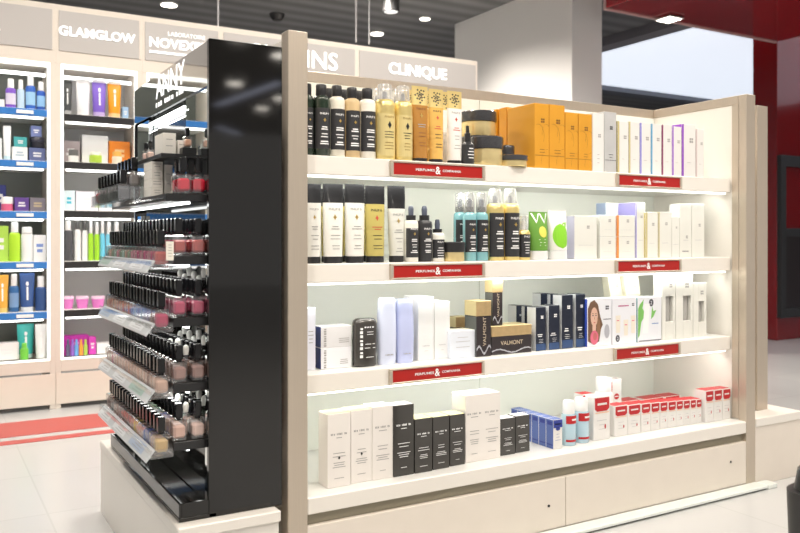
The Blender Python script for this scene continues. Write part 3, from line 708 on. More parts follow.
carton('shorter amber orange carton beside the tall pair', 565.4, 578, 112.6, .12, Z1, .12, Om, swirl(art4()), group=og)
carton('shorter amber orange carton beside the white carton', 578.6, 592, 114, .12, Z1, .12, Om, swirl(art4()), group=og)
whc = mat('white carton', (0.774, 0.760, 0.738), .4); silvc = mat('silver grey carton', (.60, .60, .60), .35, metal=.2, noise=.12, nscale=15)
sg2 = mat('silver print', (.52, .52, .53), .4)
carton('white carton between the orange and silver cartons', 592.6, 604, 113.4, .12, Z1, .08, [whc, pgrey], lambda m, W, H, f: (logo4(m, f, W*.2, H*.62, W*.25, 1), m.lines(W*.5, H*.3, 3, H*.07, f, 1, H*.004)))
carton('silver grey carton with dark square emblem right of the white carton', 604.4, 616.5, 112.2, .12, Z1, .08, [silvc, pblack], art4(sc=.24))
def striped(lab, u0, u1, vt, Y, z, col, group, depth=.07, sw=1.0, tz=.70):
    sd = mat('carton edge colour', col, .4)
    carton(lab, u0, u1, vt, Y, z, depth, [whc, pgrey, sd], lambda m, W, H, f: (logo4(m, f, W*.35, H*tz, W*.26, 1), m.lines(W*.7, H*.28, 1, H*.05, f, 1, H*.003), m.bar(-W*.998, -W*(1-.30*sw), H*.004, H*.996, f, 2)), fm={'-x': 2}, group=group)
yl = (.55, .47, .20); 
w6 = 'white cartons with coloured edges on the top shelf'
for lab, u0, u1, vt, col, sw in (('first white carton with a mustard edge right of the silver carton', 617.6, 628.6, 121.5, yl, 1), ('second white carton with a mustard edge, left of the lavender edged one', 629, 639.6, 122, yl, .8),
     ('white carton with a lavender blue edge on the top shelf', 639.9, 650.8, 123, (.28, .27, .70), 1), ('white carton with a bright cyan edge on the top shelf', 651.1, 661.4, 124, (.04, .33, .62), .8),
     ('white carton with a maroon edge on the top shelf', 661.7, 672, 125, (.22, .02, .10), .9), ('short white carton with a thin violet edge on the top shelf', 672.3, 681.5, 126.8, (.32, .09, .60), .9),
     ('white carton with a wide purple edge on the top shelf', 681.8, 695.8, 124.5, (.28, .06, .52), .9), ('short white carton with a pale rose edge at the shelf right end', 696.3, 704, 129, (.70, .55, .55), .6)):
    striped(lab, u0, u1, vt, .12, Z1, col, w6, sw=sw)

# second shelf
Z2 = SHZ[1]; Y2 = .13
pearl = mat('pearl white tube', (.84, .83, .78), .3); olive = mat('olive gold tube', (.56, .47, .14), .3, coat=.3); offw = mat('off white tube', (.74, .74, .68), .3)
TG = 'tubes with black crimped tops'
tube('white tube with black crimp beside the left steel post', 305, 321, 184, Y2, Z2, pearl, crimpk, caps_b, .24, .085, artt(tz=.68, bz=.58), TG)
tube('white tube with black crimp, second from the steel post', 322.6, 343, 184, Y2, Z2, pearl, crimpk, caps_b, .24, .085, artt(tz=.68, bz=.58), TG)
tube('white tube with black crimp left of the olive gold tube', 344.6, 364.4, 184.3, Y2, Z2, pearl, crimpk, caps_b, .24, .085, artt(tz=.68, bz=.58), TG)
tube('olive gold tube with black crimp, fourth from the steel post', 365, 384.4, 186, Y2, Z2, olive, crimpk, caps_b, .24, .085, artt(tz=.68, bz=.58, e=1), TG, [pblack, redpr, pgold])
tube('slim off white tube with black crimp beside the small spray bottles', 387.3, 405, 186, Y2, Z2, offw, crimpk, caps_b, .30, .085, artt(tz=.62, bz=.54), TG, rb=.72)
for i, u in enumerate((321, 341.5, 360.5)):
    tube('olive gold tube standing behind '+['the first and second white tubes', 'the second and third white tubes', 'the front olive gold tube'][i], u, u+12, 189, .25, Z2, olive, crimpk, caps_b, .24, .085, artt(tz=.68, bz=.5, e=1), TG, [pblack, pblack, pgold])
teal = mat('teal liquid bottle', (.24, .50, .54), .15, coat=.4); pump = mat('blue grey pump', (.10, .115, .16), .35)
def spray(lab, u0, u1, vt, Y, bodym, lab0, lab1, sh=.74, capn=None, group='pump spray bottles'):
    P_ = [('bottle', bodym, [(0, .94), (.02, 1), (sh-.07, 1), (sh-.03, .94), (sh, .7)]), ('collar', caps_b, [(sh+.001, .66), (sh+.09, .66)]), ('pump', pump, [(sh+.0905, .34), (sh+.2, .38), (.985, .30), (1, .2)])]
    if capn: P_.append(('clear_cap', clr, [(sh+.005, .74), (sh+.02, .78), (1.08, .74), (1.1, .66)]))
    return pack('spray_bottle', lab, 'bottle', u0, u1, vt, Y, Z2+.0004, P_, group, label=(lab0, lab1, 1.015, 1.015, labm, phil() if lab1-lab0 > .5 else lambda m, W, H, f: (m.text('PHILIP B', W*1.1, f, 1, cz=H*(lab1-.06), bold=.01), m.lines(W*1.2, H*(lab1-.2), 5, H*.06, f, 1, H*.008, 4))))
spray('small white spray bottle with charcoal label beside the slim tube', 404.6, 417.2, 206, Y2-.012, whitb, .08, .60)
spray('small charcoal spray bottle between the white spray and the shortest spray', 417.8, 430.8, 206, Y2, navyk, .06, .66)
spray('shortest spray bottle with white shoulders beside the small jar', 431.4, 443.2, 219.5, Y2, whitb, .08, .52, sh=.68)
jar(444, 463, 242, .12, Z2, 'gold jar with charcoal lid in front of the teal spray bottles', lid=.52, lidm=caps_b)
spray('teal spray bottle at the back, leftmost of the teal bottles', 454.5, 465, 199, .2, teal, .14, .66, sh=.78, capn=1, group='teal spray bottles')
spray('teal spray bottle with clear cap, middle of the teal bottles', 463.8, 475, 199, Y2, teal, .14, .66, sh=.78, capn=1, group='teal spray bottles')
spray('teal spray bottle with clear cap left of the gold aerosols', 475.6, 487, 199, Y2, teal, .14, .66, sh=.78, capn=1, group='teal spray bottles')
ag = 'gold and charcoal aerosols on the second shelf'
aerosol(487.4, 502.2, 189, Y2, Z2, 'gold aerosol with charcoal label beside the teal spray bottles', labm, .66, ag, phil()); aerosol(502.6, 517.4, 189, Y2, Z2, 'gold aerosol with charcoal label beside the little gold bottle', labm, .66, ag, phil())
pack('travel_bottle', 'little gold bottle with white cap left of the green tube', 'bottle', 517.8, 528.6, 216, Y2, Z2+.0004, [('bottle', goldcan, [(0, .95), (.02, 1), (.62, 1), (.67, .8), (.68, .5)]), ('cap', clr, [(.681, .74), (.97, .7), (1, .6)]), ('nozzle', pwhite, [(.682, .3), (.9, .3)])], label=(.06, .58, 1.015, 1.015, labm, lambda m, W, H, f: (m.text('PHILIP', W*1.1, f, 1, cz=H*.53), m.lines(W*1.2, H*.4, 5, H*.06, f, 1, H*.008, 4))))
grn = mat('leaf green tube', (.14, .33, .05), .35); lgrn = mat('bright lime print', (.24, .60, .03), .4); yel = mat('lemon print', (.75, .68, .12), .4)
whcap = mat('white cap', (.85, .85, .84), .35)
tube('green tube with white zigzag top and white cap', 528.8, 547, 212, Y2, Z2, grn, grn, whcap, .06, .19, lambda m, W, H, f: (m.poly([(-W*.92, H*.97), (-W*.70, H*.97), (-W*.35, H*.80), (-W*.42, H*.76)], f, 0), m.poly([(-W*.42, H*.76), (-W*.30, H*.80), (W*.05, H*.97), (-W*.1, H*.97)], f, 0), m.poly([(W*.0, H*.97), (W*.16, H*.97), (W*.5, H*.80), (W*.45, H*.75)], f, 0), m.poly([(W*.45, H*.75), (W*.55, H*.80), (W*.88, H*.97), (W*.74, H*.97)], f, 0),
     m.disc(W*.15, H*.58, W*.42, H*.12, f, 1), m.lines(W*1., H*.42, 3, H*.06, f, 0, H*.006)), 'green and white tubes', [pwhite, yel, pwhite], rb=.9)
tube('white tube with a lime green leaf print and white cap', 548, 566, 210, Y2, Z2, whtube, whtube, whcap, .06, .19, lambda m, W, H, f: (m.disc(0, H*.47, W*.8, H*.25, f, 0), m.poly([(W*.05, H*.66), (W*.55, H*.60), (W*.75, H*.75), (W*.35, H*.74)], f, 1), m.lines(W*.8, H*.53, 2, H*.05, f, 2, H*.006)), 'green and white tubes', [lgrn, lgrn, grn], rb=.9)
ivory = mat('ivory carton', (0.756, 0.751, 0.702), .4); lavs = mat('lavender edge', (.55, .55, .70), .4); orgs = mat('orange edge', (.72, .24, .03), .4); vios = mat('violet edge', (.36, .33, .70), .4); blus = mat('blue edge', (.40, .50, .72), .4); mus = mat('mustard edge', (.56, .48, .22), .4)
IG = 'ivory cartons on the second shelf'
def ivo(lab, u0, u1, vt, Y, z, edge=None, depth=.06, tz=.74, sc=.2, h=None, cxk=.2, low=None, sw=.0):
    def art(m, W, H, f):
        logo4(m, f, W*cxk, H*tz, min(W*sc, .007), 1); m.lines(W*1.4, H*.32, 1, H*.1, f, 3, H*.004)
        if low: m.bar(-W*.6, W*.5, H*.1, H*.125, f, 1)
        if sw: m.bar(-W*.998, -W*.998+sw, H*.004, H*.996, f, 2)
    return carton(lab, u0, u1, vt, Y, z, depth, [ivory, pgrey, edge or ivory, sg2], art, fm={'-x': 2}, group=IG, h=h)
ivo('wide ivory carton with lavender edge right of the leaf print tube', 574.5, 597, 216, Y2, Z2, lavs)
hz = UY(608, 237, Y2).z-Z2
for i in (0, 1): ivo(['lower', 'upper'][i]+' ivory carton of the stack left of the orange edged stack', 600, 616, 216, Y2, Z2+i*(hz+.0006)+.0003, h=hz)
for i in (0, 1): ivo(['lower', 'upper'][i]+' ivory carton of the orange edged stack on the second shelf', 616.8, 635, 216, Y2, Z2+i*(hz+.0006)+.0003, orgs, h=hz, sw=.011)
ivo('tall ivory carton with pale blue edge behind the orange edged stack', 606, 619, 203, .24, Z2, blus, sw=.0)
ivo('tall ivory carton with violet edge right of the orange edged stack', 635.6, 645.4, 202.5, .14, Z2, vios, sw=.006, depth=.12)
ivo('narrow ivory carton with mustard edge, left one', 645.8, 658, 212.5, Y2, Z2, mus, sw=.009)
ivo('ivory carton with mustard edge, right one', 658.4, 671.6, 212, Y2, Z2, mus, sw=.007)
ivo('short plain ivory carton left of the tall right pair', 672, 679.4, 217, Y2, Z2)
ivo('tall ivory carton with a dark bar near its foot', 679.8, 691.5, 204, Y2, Z2, low=1, tz=.38)
ivo('tall ivory carton at the right end of the second shelf', 692, 704.5, 204, Y2, Z2, tz=.6)

# third shelf
Z3 = SHZ[2]; Y3 = .13
def Yb(u, v, z): return UZ(u, v, z).y
lil = mat('lilac white carton', (.74, .75, .84), .4); navy = mat('navy carton side', (.03, .05, .20), .4); silw = mat('silver white carton', (.70, .69, .70), .35); silw2 = mat('pale silver carton', (.80, .80, .83), .35)
y = .15
carton('narrow lilac white carton beside the left steel post on the third shelf', 306, 315.6, 308, .16, Z3, .05, [lil, pgrey], lambda m, W, H, f: m.lines(W*1.2, H*.62, 4, H*.06, f, 1, H*.006))
hz = UY(336, 347.5, y).z-Z3
def colart(m, W, H, f):
    m.glyphs(8, H*.9, W*.16, f, 1, cx=-W*.74, cz=H*.5, vert=True); m.lines(W*.7, H*.4, 3, H*.09, f, 1, H*.015, cx=W*.5)
for i in (0, 1):
    carton(['lower pale silver', 'upper silver'][i]+' carton with dark blue side in the stack left of the black bottle', 321, 351.5, 320, y, Z3+i*(hz+.0006)+.0003, .07, [[silw2, silw][i], pgrey, navy], colart, fm={'-x': 2}, h=hz, group='silver cartons with blue sides')
brz = mat('bronze black bottle', (.045, .040, .036), .25, coat=.5)
o = pack('toiletry_bottle', 'black round shouldered bottle with white vertical lettering on the third shelf', 'bottle', 353, 375.6, 318, .15, Z3, [('bottle', brz, [(0, .85, .45, 3), (.03, .97, .55, 3), (.5, 1, .58, 3), (.88, 1, .55, 3), (.955, .93, .48, 3), (.99, .75, .36, 3), (1, .6, .3, 3)])])
W = abs(UY(353, 318, .15).x-UY(375.6, 318, .15).x)/2; H = UY(364, 318, .15).z-Z3
m = MB(); f = lambda a_, b_: (a_, -W*.58*(1-abs(a_/W)**3)**(1/3)-.001, b_)
m.glyphs(8, H*.66, W*.24, f, 0, cx=-W*.55, cz=H*.52, vert=True); m.glyphs(4, W*.9, H*.03, f, 0, cx=W*.15, cz=H*.82); m.lines(W*1.0, H*.72, 2, H*.05, f, 0, H*.006, cx=W*.2); m.lines(W*1.0, H*.47, 2, H*.08, f, 0, H*.006, cx=W*.2); m.lines(W*.9, H*.2, 1, H*.05, f, 0, H*.006, cx=W*.2)
m.build('lettering', [pwhite], o)
lilb = mat('periwinkle bottle', (.52, .57, .84), .22, coat=.5); lilb2 = mat('pale periwinkle bottle', (.66, .71, .88), .22, coat=.5)
def lotion(lab, u0, u1, vt, Y, mm):
    o = pack('lotion_bottle', lab, 'bottle', u0, u1, vt, Y, Z3, [('bottle', mm, [(0, .88, .5, 3), (.04, .94, .56, 3), (.4, 1, .62, 3), (.75, .96, .55, 3), (.93, .90, .45, 3)]), ('cap', mm, [(.931, .90, .45, 3), (.99, .84, .40, 3), (1, .8, .36, 3)])], 'periwinkle lotion bottles')
    W = abs(UY(u0, vt, Y).x-UY(u1, vt, Y).x)/2; H = UY((u0+u1)/2, vt, Y).z-Z3
    MB().glyphs(6, W*.9, H*.018, front(-W*.62-.0006), 0, cz=H*.15).build('lettering', [pgrey], o)
lotion('pale periwinkle lotion bottle right of the black bottle', 377.5, 395.2, 298, .15, lilb2); lotion('deeper periwinkle lotion bottle beside the white cartons', 396, 412.6, 299, .15, lilb)
lotion('periwinkle lotion bottle standing behind the front pair', 382, 398, 299, .26, lilb)
snow = mat('snow white carton', (0.774, 0.774, 0.774), .4)
carton('tall snow white carton right of the periwinkle bottles', 418.4, 434, 297, .15, Z3, .10, [snow, sg2], lambda m, W, H, f: (m.glyphs(6, W*.9, H*.02, f, 1, cz=H*.23), m.lines(W*.6, H*.15, 1, H*.1, f, 1, H*.004)), group='snow white cartons')
carton('slightly shorter snow white carton beside the tall one', 434.6, 450, 301.5, .15, Z3, .10, [snow, sg2], lambda m, W, H, f: (m.glyphs(6, W*.9, H*.02, f, 1, cz=H*.25), m.lines(W*.6, H*.16, 1, H*.1, f, 1, H*.004)), group='snow white cartons')
carton('small square pale blue white carton left of the dark gold lidded box', 450.6, 475, 330.5, .13, Z3, .075, [mat('icy carton', (.76, .80, .88), .3), sg2, mat('cream top', (.85, .83, .70), .4)], lambda m, W, H, f: (m.lines(W*1.2, H*.75, 2, H*.15, f, 1, H*.01), m.lines(W*1.2, H*.4, 1, H*.1, f, 1, H*.01)), fm={'+z': 2})
choc = mat('chocolate black carton', (.030, .022, .024), .25, coat=.4); copper = mat('brushed copper gold lid', (.66, .47, .24), .35, metal=.6, noise=.2, nscale=40); goldl = mat('pale gold lid side', (.72, .60, .33), .4, metal=.4); slate = mat('slate side', (.10, .105, .10), .4)
wave = mat('silver wave print', (.45, .45, .50), .35); tanp = mat('tan letter', (.62, .50, .36), .4)
def valmont(lab, u0, u1, vt, Y, z, lidf, depth, vert, h=None):
    X0, X1 = UY(u0, vt, Y).x, UY(u1, vt, Y).x; W = (X1-X0)/2; H = h or UY((u0+u1)/2, vt, Y).z-z
    o = empty('gift_box', ((X0+X1)/2, Y, z+.0004), lab, 'box', 'dark boxes with gold lids')
    m = MB(); m.box(-W, W, 0, depth, 0, H*(1-lidf)-.0005, 0, b=.001, fm={'-x': 2}); f = front(-.0006)
    if vert: m.text('VALMONT', H*.52, f, 3, cz=H*.45, cx=W*.1, h=W*.42, vert=True)
    else: m.text('VALMONT', W*1.1, f, 3, cz=H*.40, bold=.005)
    n = 10
    for i in range(n):
        a0, a1 = -W+2*W*i/n, -W+2*W*(i+1)/n; z0 = H*(.10+.07*math.sin(i*.9)); z1 = H*(.10+.07*math.sin((i+1)*.9))
        m.poly([(a0+.0005, z0), (a1, z1), (a1, z1+H*.035), (a0+.0005, z0+H*.05)], f, 1)
    m.build('body', [choc, wave, slate, tanp], o)
    MB().box(-W-.0008, W+.0008, -.0008, depth+.0008, H*(1-lidf), H, 0, b=.001, fm={'-x': 1, '+z': 1}).build('lid', [copper, goldl], o)
    return H
hv = UY(511, 325.5, .13).z-Z3
valmont('wide low dark box with gold lid carrying a slimmer box', 491.5, 531.5, 325.5, .13, Z3, .36, .10, False, h=hv)
valmont('tall dark box with gold lid left of the wide low box', 476.4, 491, 301, .12, Z3, .27, .075, True)
valmont('slim dark box with gold lid standing on the wide low box', 492.8, 502.6, 280.3, .15, Z3+hv+.0008, .27, .05, True)
valmont('dark gold lidded box at the back, mostly hidden by the small pale carton', 456, 470, 317, .27, Z3, .3, .06, True)
# navy cartons
nvy = mat('midnight navy carton', (.010, .014, .030), .3); nvb = mat('blue glow print', (.035, .075, .19), .35); sils = mat('silver carton side', (.68, .70, .72), .35)
def navc(lab, u0, u1, vt, Y, d=.055):
    carton(lab, u0, u1, vt, Y, Z3, d, [nvy, pwhite, sils, nvb], lambda m, W, H, f: (logo4(m, f, W*.2, H*.77, W*.26, 1), m.lines(W*1.1, H*.37, 2, H*.04, f, 1, H*.010, cx=-W*.2), m.lines(W*1., H*.26, 3, H*.035, f, 1, H*.003), m.bar(-W*.97, W*.97, H*.01, H*.16, f, 3)), fm={'-x': 2}, group='midnight navy cartons')
navc('navy carton at the back beside the wide dark box, leftmost', 516.5, 523, 305.5, .25); navc('navy carton at the back, second from the left', 524.8, 532.4, 306, .23)
navc('navy carton with silver side, left of the two short front ones', 536, 546, 307.2, .135); navc('navy carton with silver side, right of the two short front ones', 549, 559.6, 305.4, .135)
navc('navy carton at the back, left of the taller pair', 541, 548.5, 293.5, .26); navc('navy carton at the back, behind the short front pair', 550.5, 558.5, 294, .24)
navc('tall navy carton with silver side left of the blue edged one', 562, 573, 295, .135); navc('tall navy carton beside the portrait carton', 576, 585.4, 294, .135)
# picture cartons
skin = mat('skin print', (.72, .46, .35), .5); hair = mat('brown hair print', (.16, .085, .05), .5); rose_ = mat('pink rose print', (.72, .16, .25), .5); blues = mat('blue carton side', (.03, .07, .42), .4); teals = mat('teal carton side', (.02, .30, .33), .4)
dhair = mat('auburn hair print', (.28, .15, .08), .5); palec = mat('pale print carton', (.80, .81, .86), .4); dgr = mat('dark print', (.06, .06, .08), .5); lips = mat('lip print', (.55, .15, .15), .5); bluep = mat('blue line print', (.25, .35, .6), .5)
def ell(cx, cz, a, b, n=16): return [(cx+a*math.cos(2*math.pi*i/n), cz+b*math.sin(2*math.pi*i/n)) for i in range(n)]
def portrait(m, W, H, f):
    f2 = lambda a_, b_: (a_, -.0009, b_); f3 = lambda a_, b_: (a_, -.0012, b_); f4 = lambda a_, b_: (a_, -.0015, b_)
    cx = -W*.45
    m.poly([(-W*.95, H*.45), (-W*.97, H*.80), (-W*.75, H*.93), (cx, H*.97), (-W*.15, H*.88), (W*.05, H*.62), (W*.25, H*.45), (W*.1, H*.35), (-W*.05, H*.1), (-W*.5, H*.04), (-W*.96, H*.12)], f, 3)
    m.poly([(-W*.2, H*.62), (W*.02, H*.52), (W*.05, H*.35), (-W*.12, H*.14), (-W*.25, H*.3)], f2, 4)
    m.poly(ell(cx-.0, H*.62, W*.30, H*.20), f2, 2); m.poly([(cx-W*.15, H*.45), (cx+W*.15, H*.45), (cx+W*.12, H*.32), (cx-W*.15, H*.32)], lambda a_, b_: (a_, -.00075, b_), 2)
    m.poly(ell(cx-W*.11, H*.65, W*.06, H*.012), f3, 1); m.poly(ell(cx+W*.13, H*.65, W*.06, H*.012), f3, 1); m.bar(cx-W*.18, cx-W*.04, H*.685, H*.695, f3, 3); m.bar(cx+W*.06, cx+W*.2, H*.685, H*.695, f3, 3)
    m.poly(ell(cx+W*.01, H*.50, W*.075, H*.012), f3, 6); m.bar(cx, cx+W*.025, H*.56, H*.62, f3, 4)
    m.poly(ell(-W*.45, H*.19, W*.33, H*.15), f3, 5); m.poly(ell(-W*.4, H*.21, W*.16, H*.08), f4, 6)
    logo4(m, f, W*.62, H*.80, W*.14, 1); m.bar(W*.3, W*.95, H*.55, H*.565, f, 1); m.poly(ell(W*.6, H*.3, W*.22, H*.15), f, 8)
carton('carton with a printed portrait of a long haired woman', 587.4, 611.6, 298.5, .12, Z3, .05, [palec, dgr, skin, hair, dhair, rose_, lips, blues, wave], portrait, fm={'-x': 7}, name='picture_carton', group='picture cartons')
def bott(m, W, H, f):
    f2 = lambda a_, b_: (a_, -.0009, b_)
    m.lines(W*1., H*.82, 1, H*.1, f, 5, H*.012, cx=-W*.1); logo4(m, f, W*.7, H*.84, W*.10, 1)
    for cx, b_, t in ((-.55, .25, .62), (.1, .18, .52), (.7, .22, .6)):
        m.poly([(cx*W-W*.16, H*b_), (cx*W+W*.16, H*b_), (cx*W+W*.2, H*t), (cx*W-W*.2, H*t)], f, 2); m.bar(cx*W-W*.1, cx*W+W*.1, H*(t-.12), H*(t-.1), f2, 4)
    m.poly(ell(-W*.58, H*.13, W*.17, H*.075), f, 1); m.text('2', W*.12, f2, 0, cx=-W*.58, cz=H*.13)
carton('carton with three pale bottles printed beside the portrait carton', 612.4, 636.6, 297.5, .12, Z3, .05, [palec, dgr, mat('bisque print', (.82, .76, .66), .5), hair, rose_, mat('plum print', (.5, .1, .25), .5)], bott, name='picture_carton', group='picture cartons')
def leafy(m, W, H, f):
    f2 = lambda a_, b_: (a_, -.0009, b_)
    m.poly([(-W*.97, H*.1), (-W*.85, H*.15), (-W*.7, H*.45), (-W*.35, H*.62), (-W*.6, H*.75), (-W*.5, H*.95), (-W*.8, H*.85), (-W*.97, H*.75)], f, 2)
    m.poly([(-W*.6, H*.2), (-W*.15, H*.2), (-W*.0, H*.85), (-W*.45, H*.85)], f2, 3); m.poly([(W*.1, H*.5), (W*.3, H*.55), (W*.55, H*.7), (W*.3, H*.68), (W*.2, H*.8)], f, 2)
    m.poly(ell(W*.12, H*.87, W*.19, H*.085), f, 1); m.text('2', W*.13, f2, 0, cx=W*.12, cz=H*.87); m.lines(W*.8, H*.4, 1, H*.1, f, 5, H*.012, cx=W*.45); m.bar(-W*.9, W*.95, H*.02, H*.04, f, 1)
carton('carton with green leaves and a white tube printed on it', 637.6, 661.5, 297, .12, Z3, .05, [palec, dgr, mat('herb green print', (.20, .50, .12), .5), pwhite, teals, bluep], leafy, fm={'-x': 4}, name='picture_carton', group='picture cartons')
crm = mat('cream yellow carton', (.80, .77, .62), .4); crs = mat('cream side', (.72, .70, .58), .45)
def leaner(lab, u0, u1, vt, Y):
    X0, X1 = UY(u0, vt, Y).x, UY(u1, vt, Y).x; W = (X1-X0)/2; H = (UY(u0, vt, Y).z-Z3)*.86
    m = MB().box(-W, W, 0, .04, 0, H, b=.001); logo4(m, front(-.0006), W*.3, H*.8, W*.2, 1)
    o = m.build('carton', [crm, pgrey], loc=((X0+X1)/2, Y, Z3+.0245)); o.rotation_euler = (0, math.radians(-10), 0); o.location.x += H*.1
    tag(o, lab, 'box', 'leaning cream cartons')
leaner('cream carton leaning behind the portrait carton, left one', 611, 623, 269, .24); leaner('cream carton leaning behind the picture cartons, right one', 627, 641, 269, .22)
holl = mat('window interior', (.20, .19, .17), .5)
def windowed(lab, u0, u1, vt, Y, w0, w1):
    X0, X1 = UY(u0, vt, Y).x, UY(u1, vt, Y).x; W = (X1-X0)/2; H = UY((u0+u1)/2, vt, Y).z-Z3
    a, b_ = w0*2*W-W, w1*2*W-W; z0, z1 = H*.27, H*.66; d = .05
    o = empty('window_carton', ((X0+X1)/2, Y, Z3+.0004), lab, 'box', 'ivory cartons with a window')
    m = MB(); m.box(-W, a, 0, d, 0, H, b=.0008); m.box(b_, W, 0, d, 0, H, b=.0008); m.box(a, b_, 0, d, 0, z0, b=.0008); m.box(a, b_, 0, d, z1, H, b=.0008); m.box(a, b_, d*.85, d, z0, z1, 2)
    logo4(m, front(-.0006), W*.3, H*.82, W*.22, 1); m.build('box', [ivory, pgrey, holl], o)
    MB().loft([(z0, (b_-a)*.32, .010, 2), (z0+.02, (b_-a)*.36, .012, 2), (z1-.012, (b_-a)*.42, .006, 2), (z1, (b_-a)*.42, .003, 2)], cx=(a+b_)/2, cy=.02).build('tube_inside', mat('grey tube in window', (.40, .39, .37), .4), o)
windowed('tall ivory carton with a cut window, left of the two tall ones', 662.2, 675.4, 274, .13, .27, .86); windowed('tall ivory carton with a cut window, right of the two tall ones', 676, 692.8, 274, .13, .42, .90)
windowed('shorter ivory carton with a cut window at the shelf right end', 693.3, 706.5, 283, .13, .40, .85)

# bottom shelf
Z4 = .294
blush = mat('blush white carton', (.82, .78, .74), .4); gloss = mat('charcoal gloss carton', (.045, .042, .038), .18, coat=.4); yeltop = mat('pale yellow carton top', (.85, .84, .45), .4); whtop = mat('white carton top', (.86, .86, .88), .4)
def lux(lab, u0, u1, vt, ub, vb, mats, depth, dark=False, dia=False, two=False, fm=None, group=None):
    Y = UZ(ub, vb, Z4).y
    def art(m, W, H, f):
        cs = (-W*.5, W*.5) if two else (0,)
        for c in cs:
            w_ = W*(.8 if two else 1.45)
            m.glyphs(11, w_, H*.028, f, 1, cz=H*.72, cx=c); m.lines(w_*.6, H*.67, 1, .1, f, 1, H*.005, cx=c)
            m.lines(w_*.9, H*.46, 2, H*.045, f, 1, H*.0045, cx=c); m.lines(w_*.9, H*.33, 3, H*.03, f, 1, H*.0045, cx=c); m.lines(w_*.6, H*.12, 1, .1, f, 1, H*.004, cx=c)
        if dia: m.poly([(0, H*.37), (W*.11, H*.395), (0, H*.42), (-W*.11, H*.395)], f, 3)
    return carton(lab, u0, u1, vt, Y, Z4, depth, mats, art, fm=fm or {'+z': 2}, group=group)
pv = 'blush white cartons'; bkx = 'charcoal gloss cartons'
Lm = [blush, pgrey, yeltop, pblack]; Lm2 = [blush, pgrey, whtop, pblack]; Dm = [gloss, pwhite, whtop]; Dm2 = [gloss, pwhite, yeltop]
lux('blush white carton with a black diamond, leftmost on the bottom shelf', 327.5, 350.6, 413.5, 339, 487, Lm, .07, dia=True, group=pv)
lux('blush white carton with a black diamond, second on the bottom shelf', 351, 372, 410, 361, 482.5, Lm, .07, dia=True, group=pv)
lux('blush white carton without diamond left of the tall charcoal carton', 372.4, 393, 406.5, 383, 479, Lm2, .07, group=pv)
lux('tallest charcoal gloss carton beside the blush white trio', 393.6, 414, 405, 403, 476, Dm, .06, group=bkx)
lux('short charcoal gloss carton with yellow top, left of the three', 415, 432.4, 418.5, 423.5, 472.5, Dm2, .07, group=bkx); lux('short charcoal gloss carton with yellow top, middle of the three', 433, 449.4, 416.5, 441, 469, Dm2, .07, group=bkx); lux('short charcoal gloss carton with yellow top, right of the three', 450, 465, 414.5, 457.5, 465.5, Dm2, .07, group=bkx)
lux('large blush white carton with two printed columns, bottom shelf middle', 465.6, 500.4, 394, 482, 460.5, Lm2, .09, two=True, group=pv)
lux('smallest charcoal gloss carton, left of the pair by the blue cartons', 500.8, 515.2, 418.2, 508, 455, Dm, .05, group=bkx); lux('smallest charcoal gloss carton, right of the pair by the blue cartons', 515.7, 529.8, 415.5, 523, 452, Dm, .05, group=bkx)
# blue cartons in file
bl = mat('royal blue carton side', (.10, .16, .44), .4); bld = mat('deep blue print', (.03, .05, .30), .4)
y0 = UZ(557.5, 449, Z4).y
cx0 = UY(553.4, 420, y0).x; cx1 = UY(562.4, 420, y0).x; hb = UY(558, 419.5, y0).z-Z4
ye = UX(511, 404, cx0).y; n = 6; dp = (min(ye, .50)-y0)/n
for i in range(n):
    def bart(m, W, H, f):
        m.bar(-W*.98, W*.98, H*.72, H*.99, f, 1); m.poly(ell(0, H*.68, W*.5, H*.06), f, 1); m.bar(-W*.7, W*.7, H*.82, H*.86, f, 0); m.lines(W*1.2, H*.5, 3, H*.1, f, 2, H*.006)
        fs = lambda a_, b_: (-W-.0005, a_+.0, b_)
        m.bar(dp*.15, dp*.8, H*.80, H*.93, fs, 1)
        if i == 3: m.bar(dp*.25, dp*.7, H*.15, H*.6, fs, 0)
        m.bar(dp*.1, dp*.85, H*.12, H*.16, fs, 1)
    carton(f'blue sided carton, {ORD[i]} from the front of the file of blue cartons', 553.4, 562.4, 420, y0, Z4, dp-.0008, [whc, bld, bl], bart, fm={'-x': 2, '+z': 2}, h=hb, group='file of blue cartons').location = ((cx0+cx1)/2, y0+i*dp, Z4+.0004)
aqua = mat('pale blue lotion bottle', (.48, .66, .76), .2, coat=.4); redl = mat('scarlet print', (.50, .015, .02), .4); peachp = mat('peach print', (.85, .55, .35), .4)
for lab, u0, u1, vt, vb in (('pale blue lotion bottle with red bands beside the blue cartons', 563, 574, 400.5, 446), ('pale blue lotion bottle with red bands beside the white red carton', 575.2, 587, 397.8, 443)):
    Y = UZ((u0+u1)/2, vb, Z4).y+.018
    lo_ = pack('lotion_bottle', lab, 'bottle', u0, u1, vt, Y, Z4, [('bottle', aqua, [(0, .94), (.02, 1), (.66, 1), (.70, .9), (.71, .75)]), ('cap', whcap, [(.711, .84), (.97, .80), (1, .7)])], 'pale blue lotion bottles',
      label=(.0, .001, 1.01, 1.01, [redl, pwhite], lambda m, W, H, f: (m.bar(-W*1.1, W*1.1, H*.50, H*.68, f, 0, 8), m.bar(-W*.3, W*.9, H*.57, H*.61, wrapf(W*1.02+.001, W*1.02+.001), 1, 6))))
    W_ = (UY(u1, vt, Y).x-UY(u0, vt, Y).x)/2; H_ = UY((u0+u1)/2, vt, Y).z-Z4
    MB().bar(-W_*1.1, W_*1.1, H_*.09, H_*.14, wrapf(W_*1.02, W_*1.02), 0, 10).build('red_band', redl, lo_)
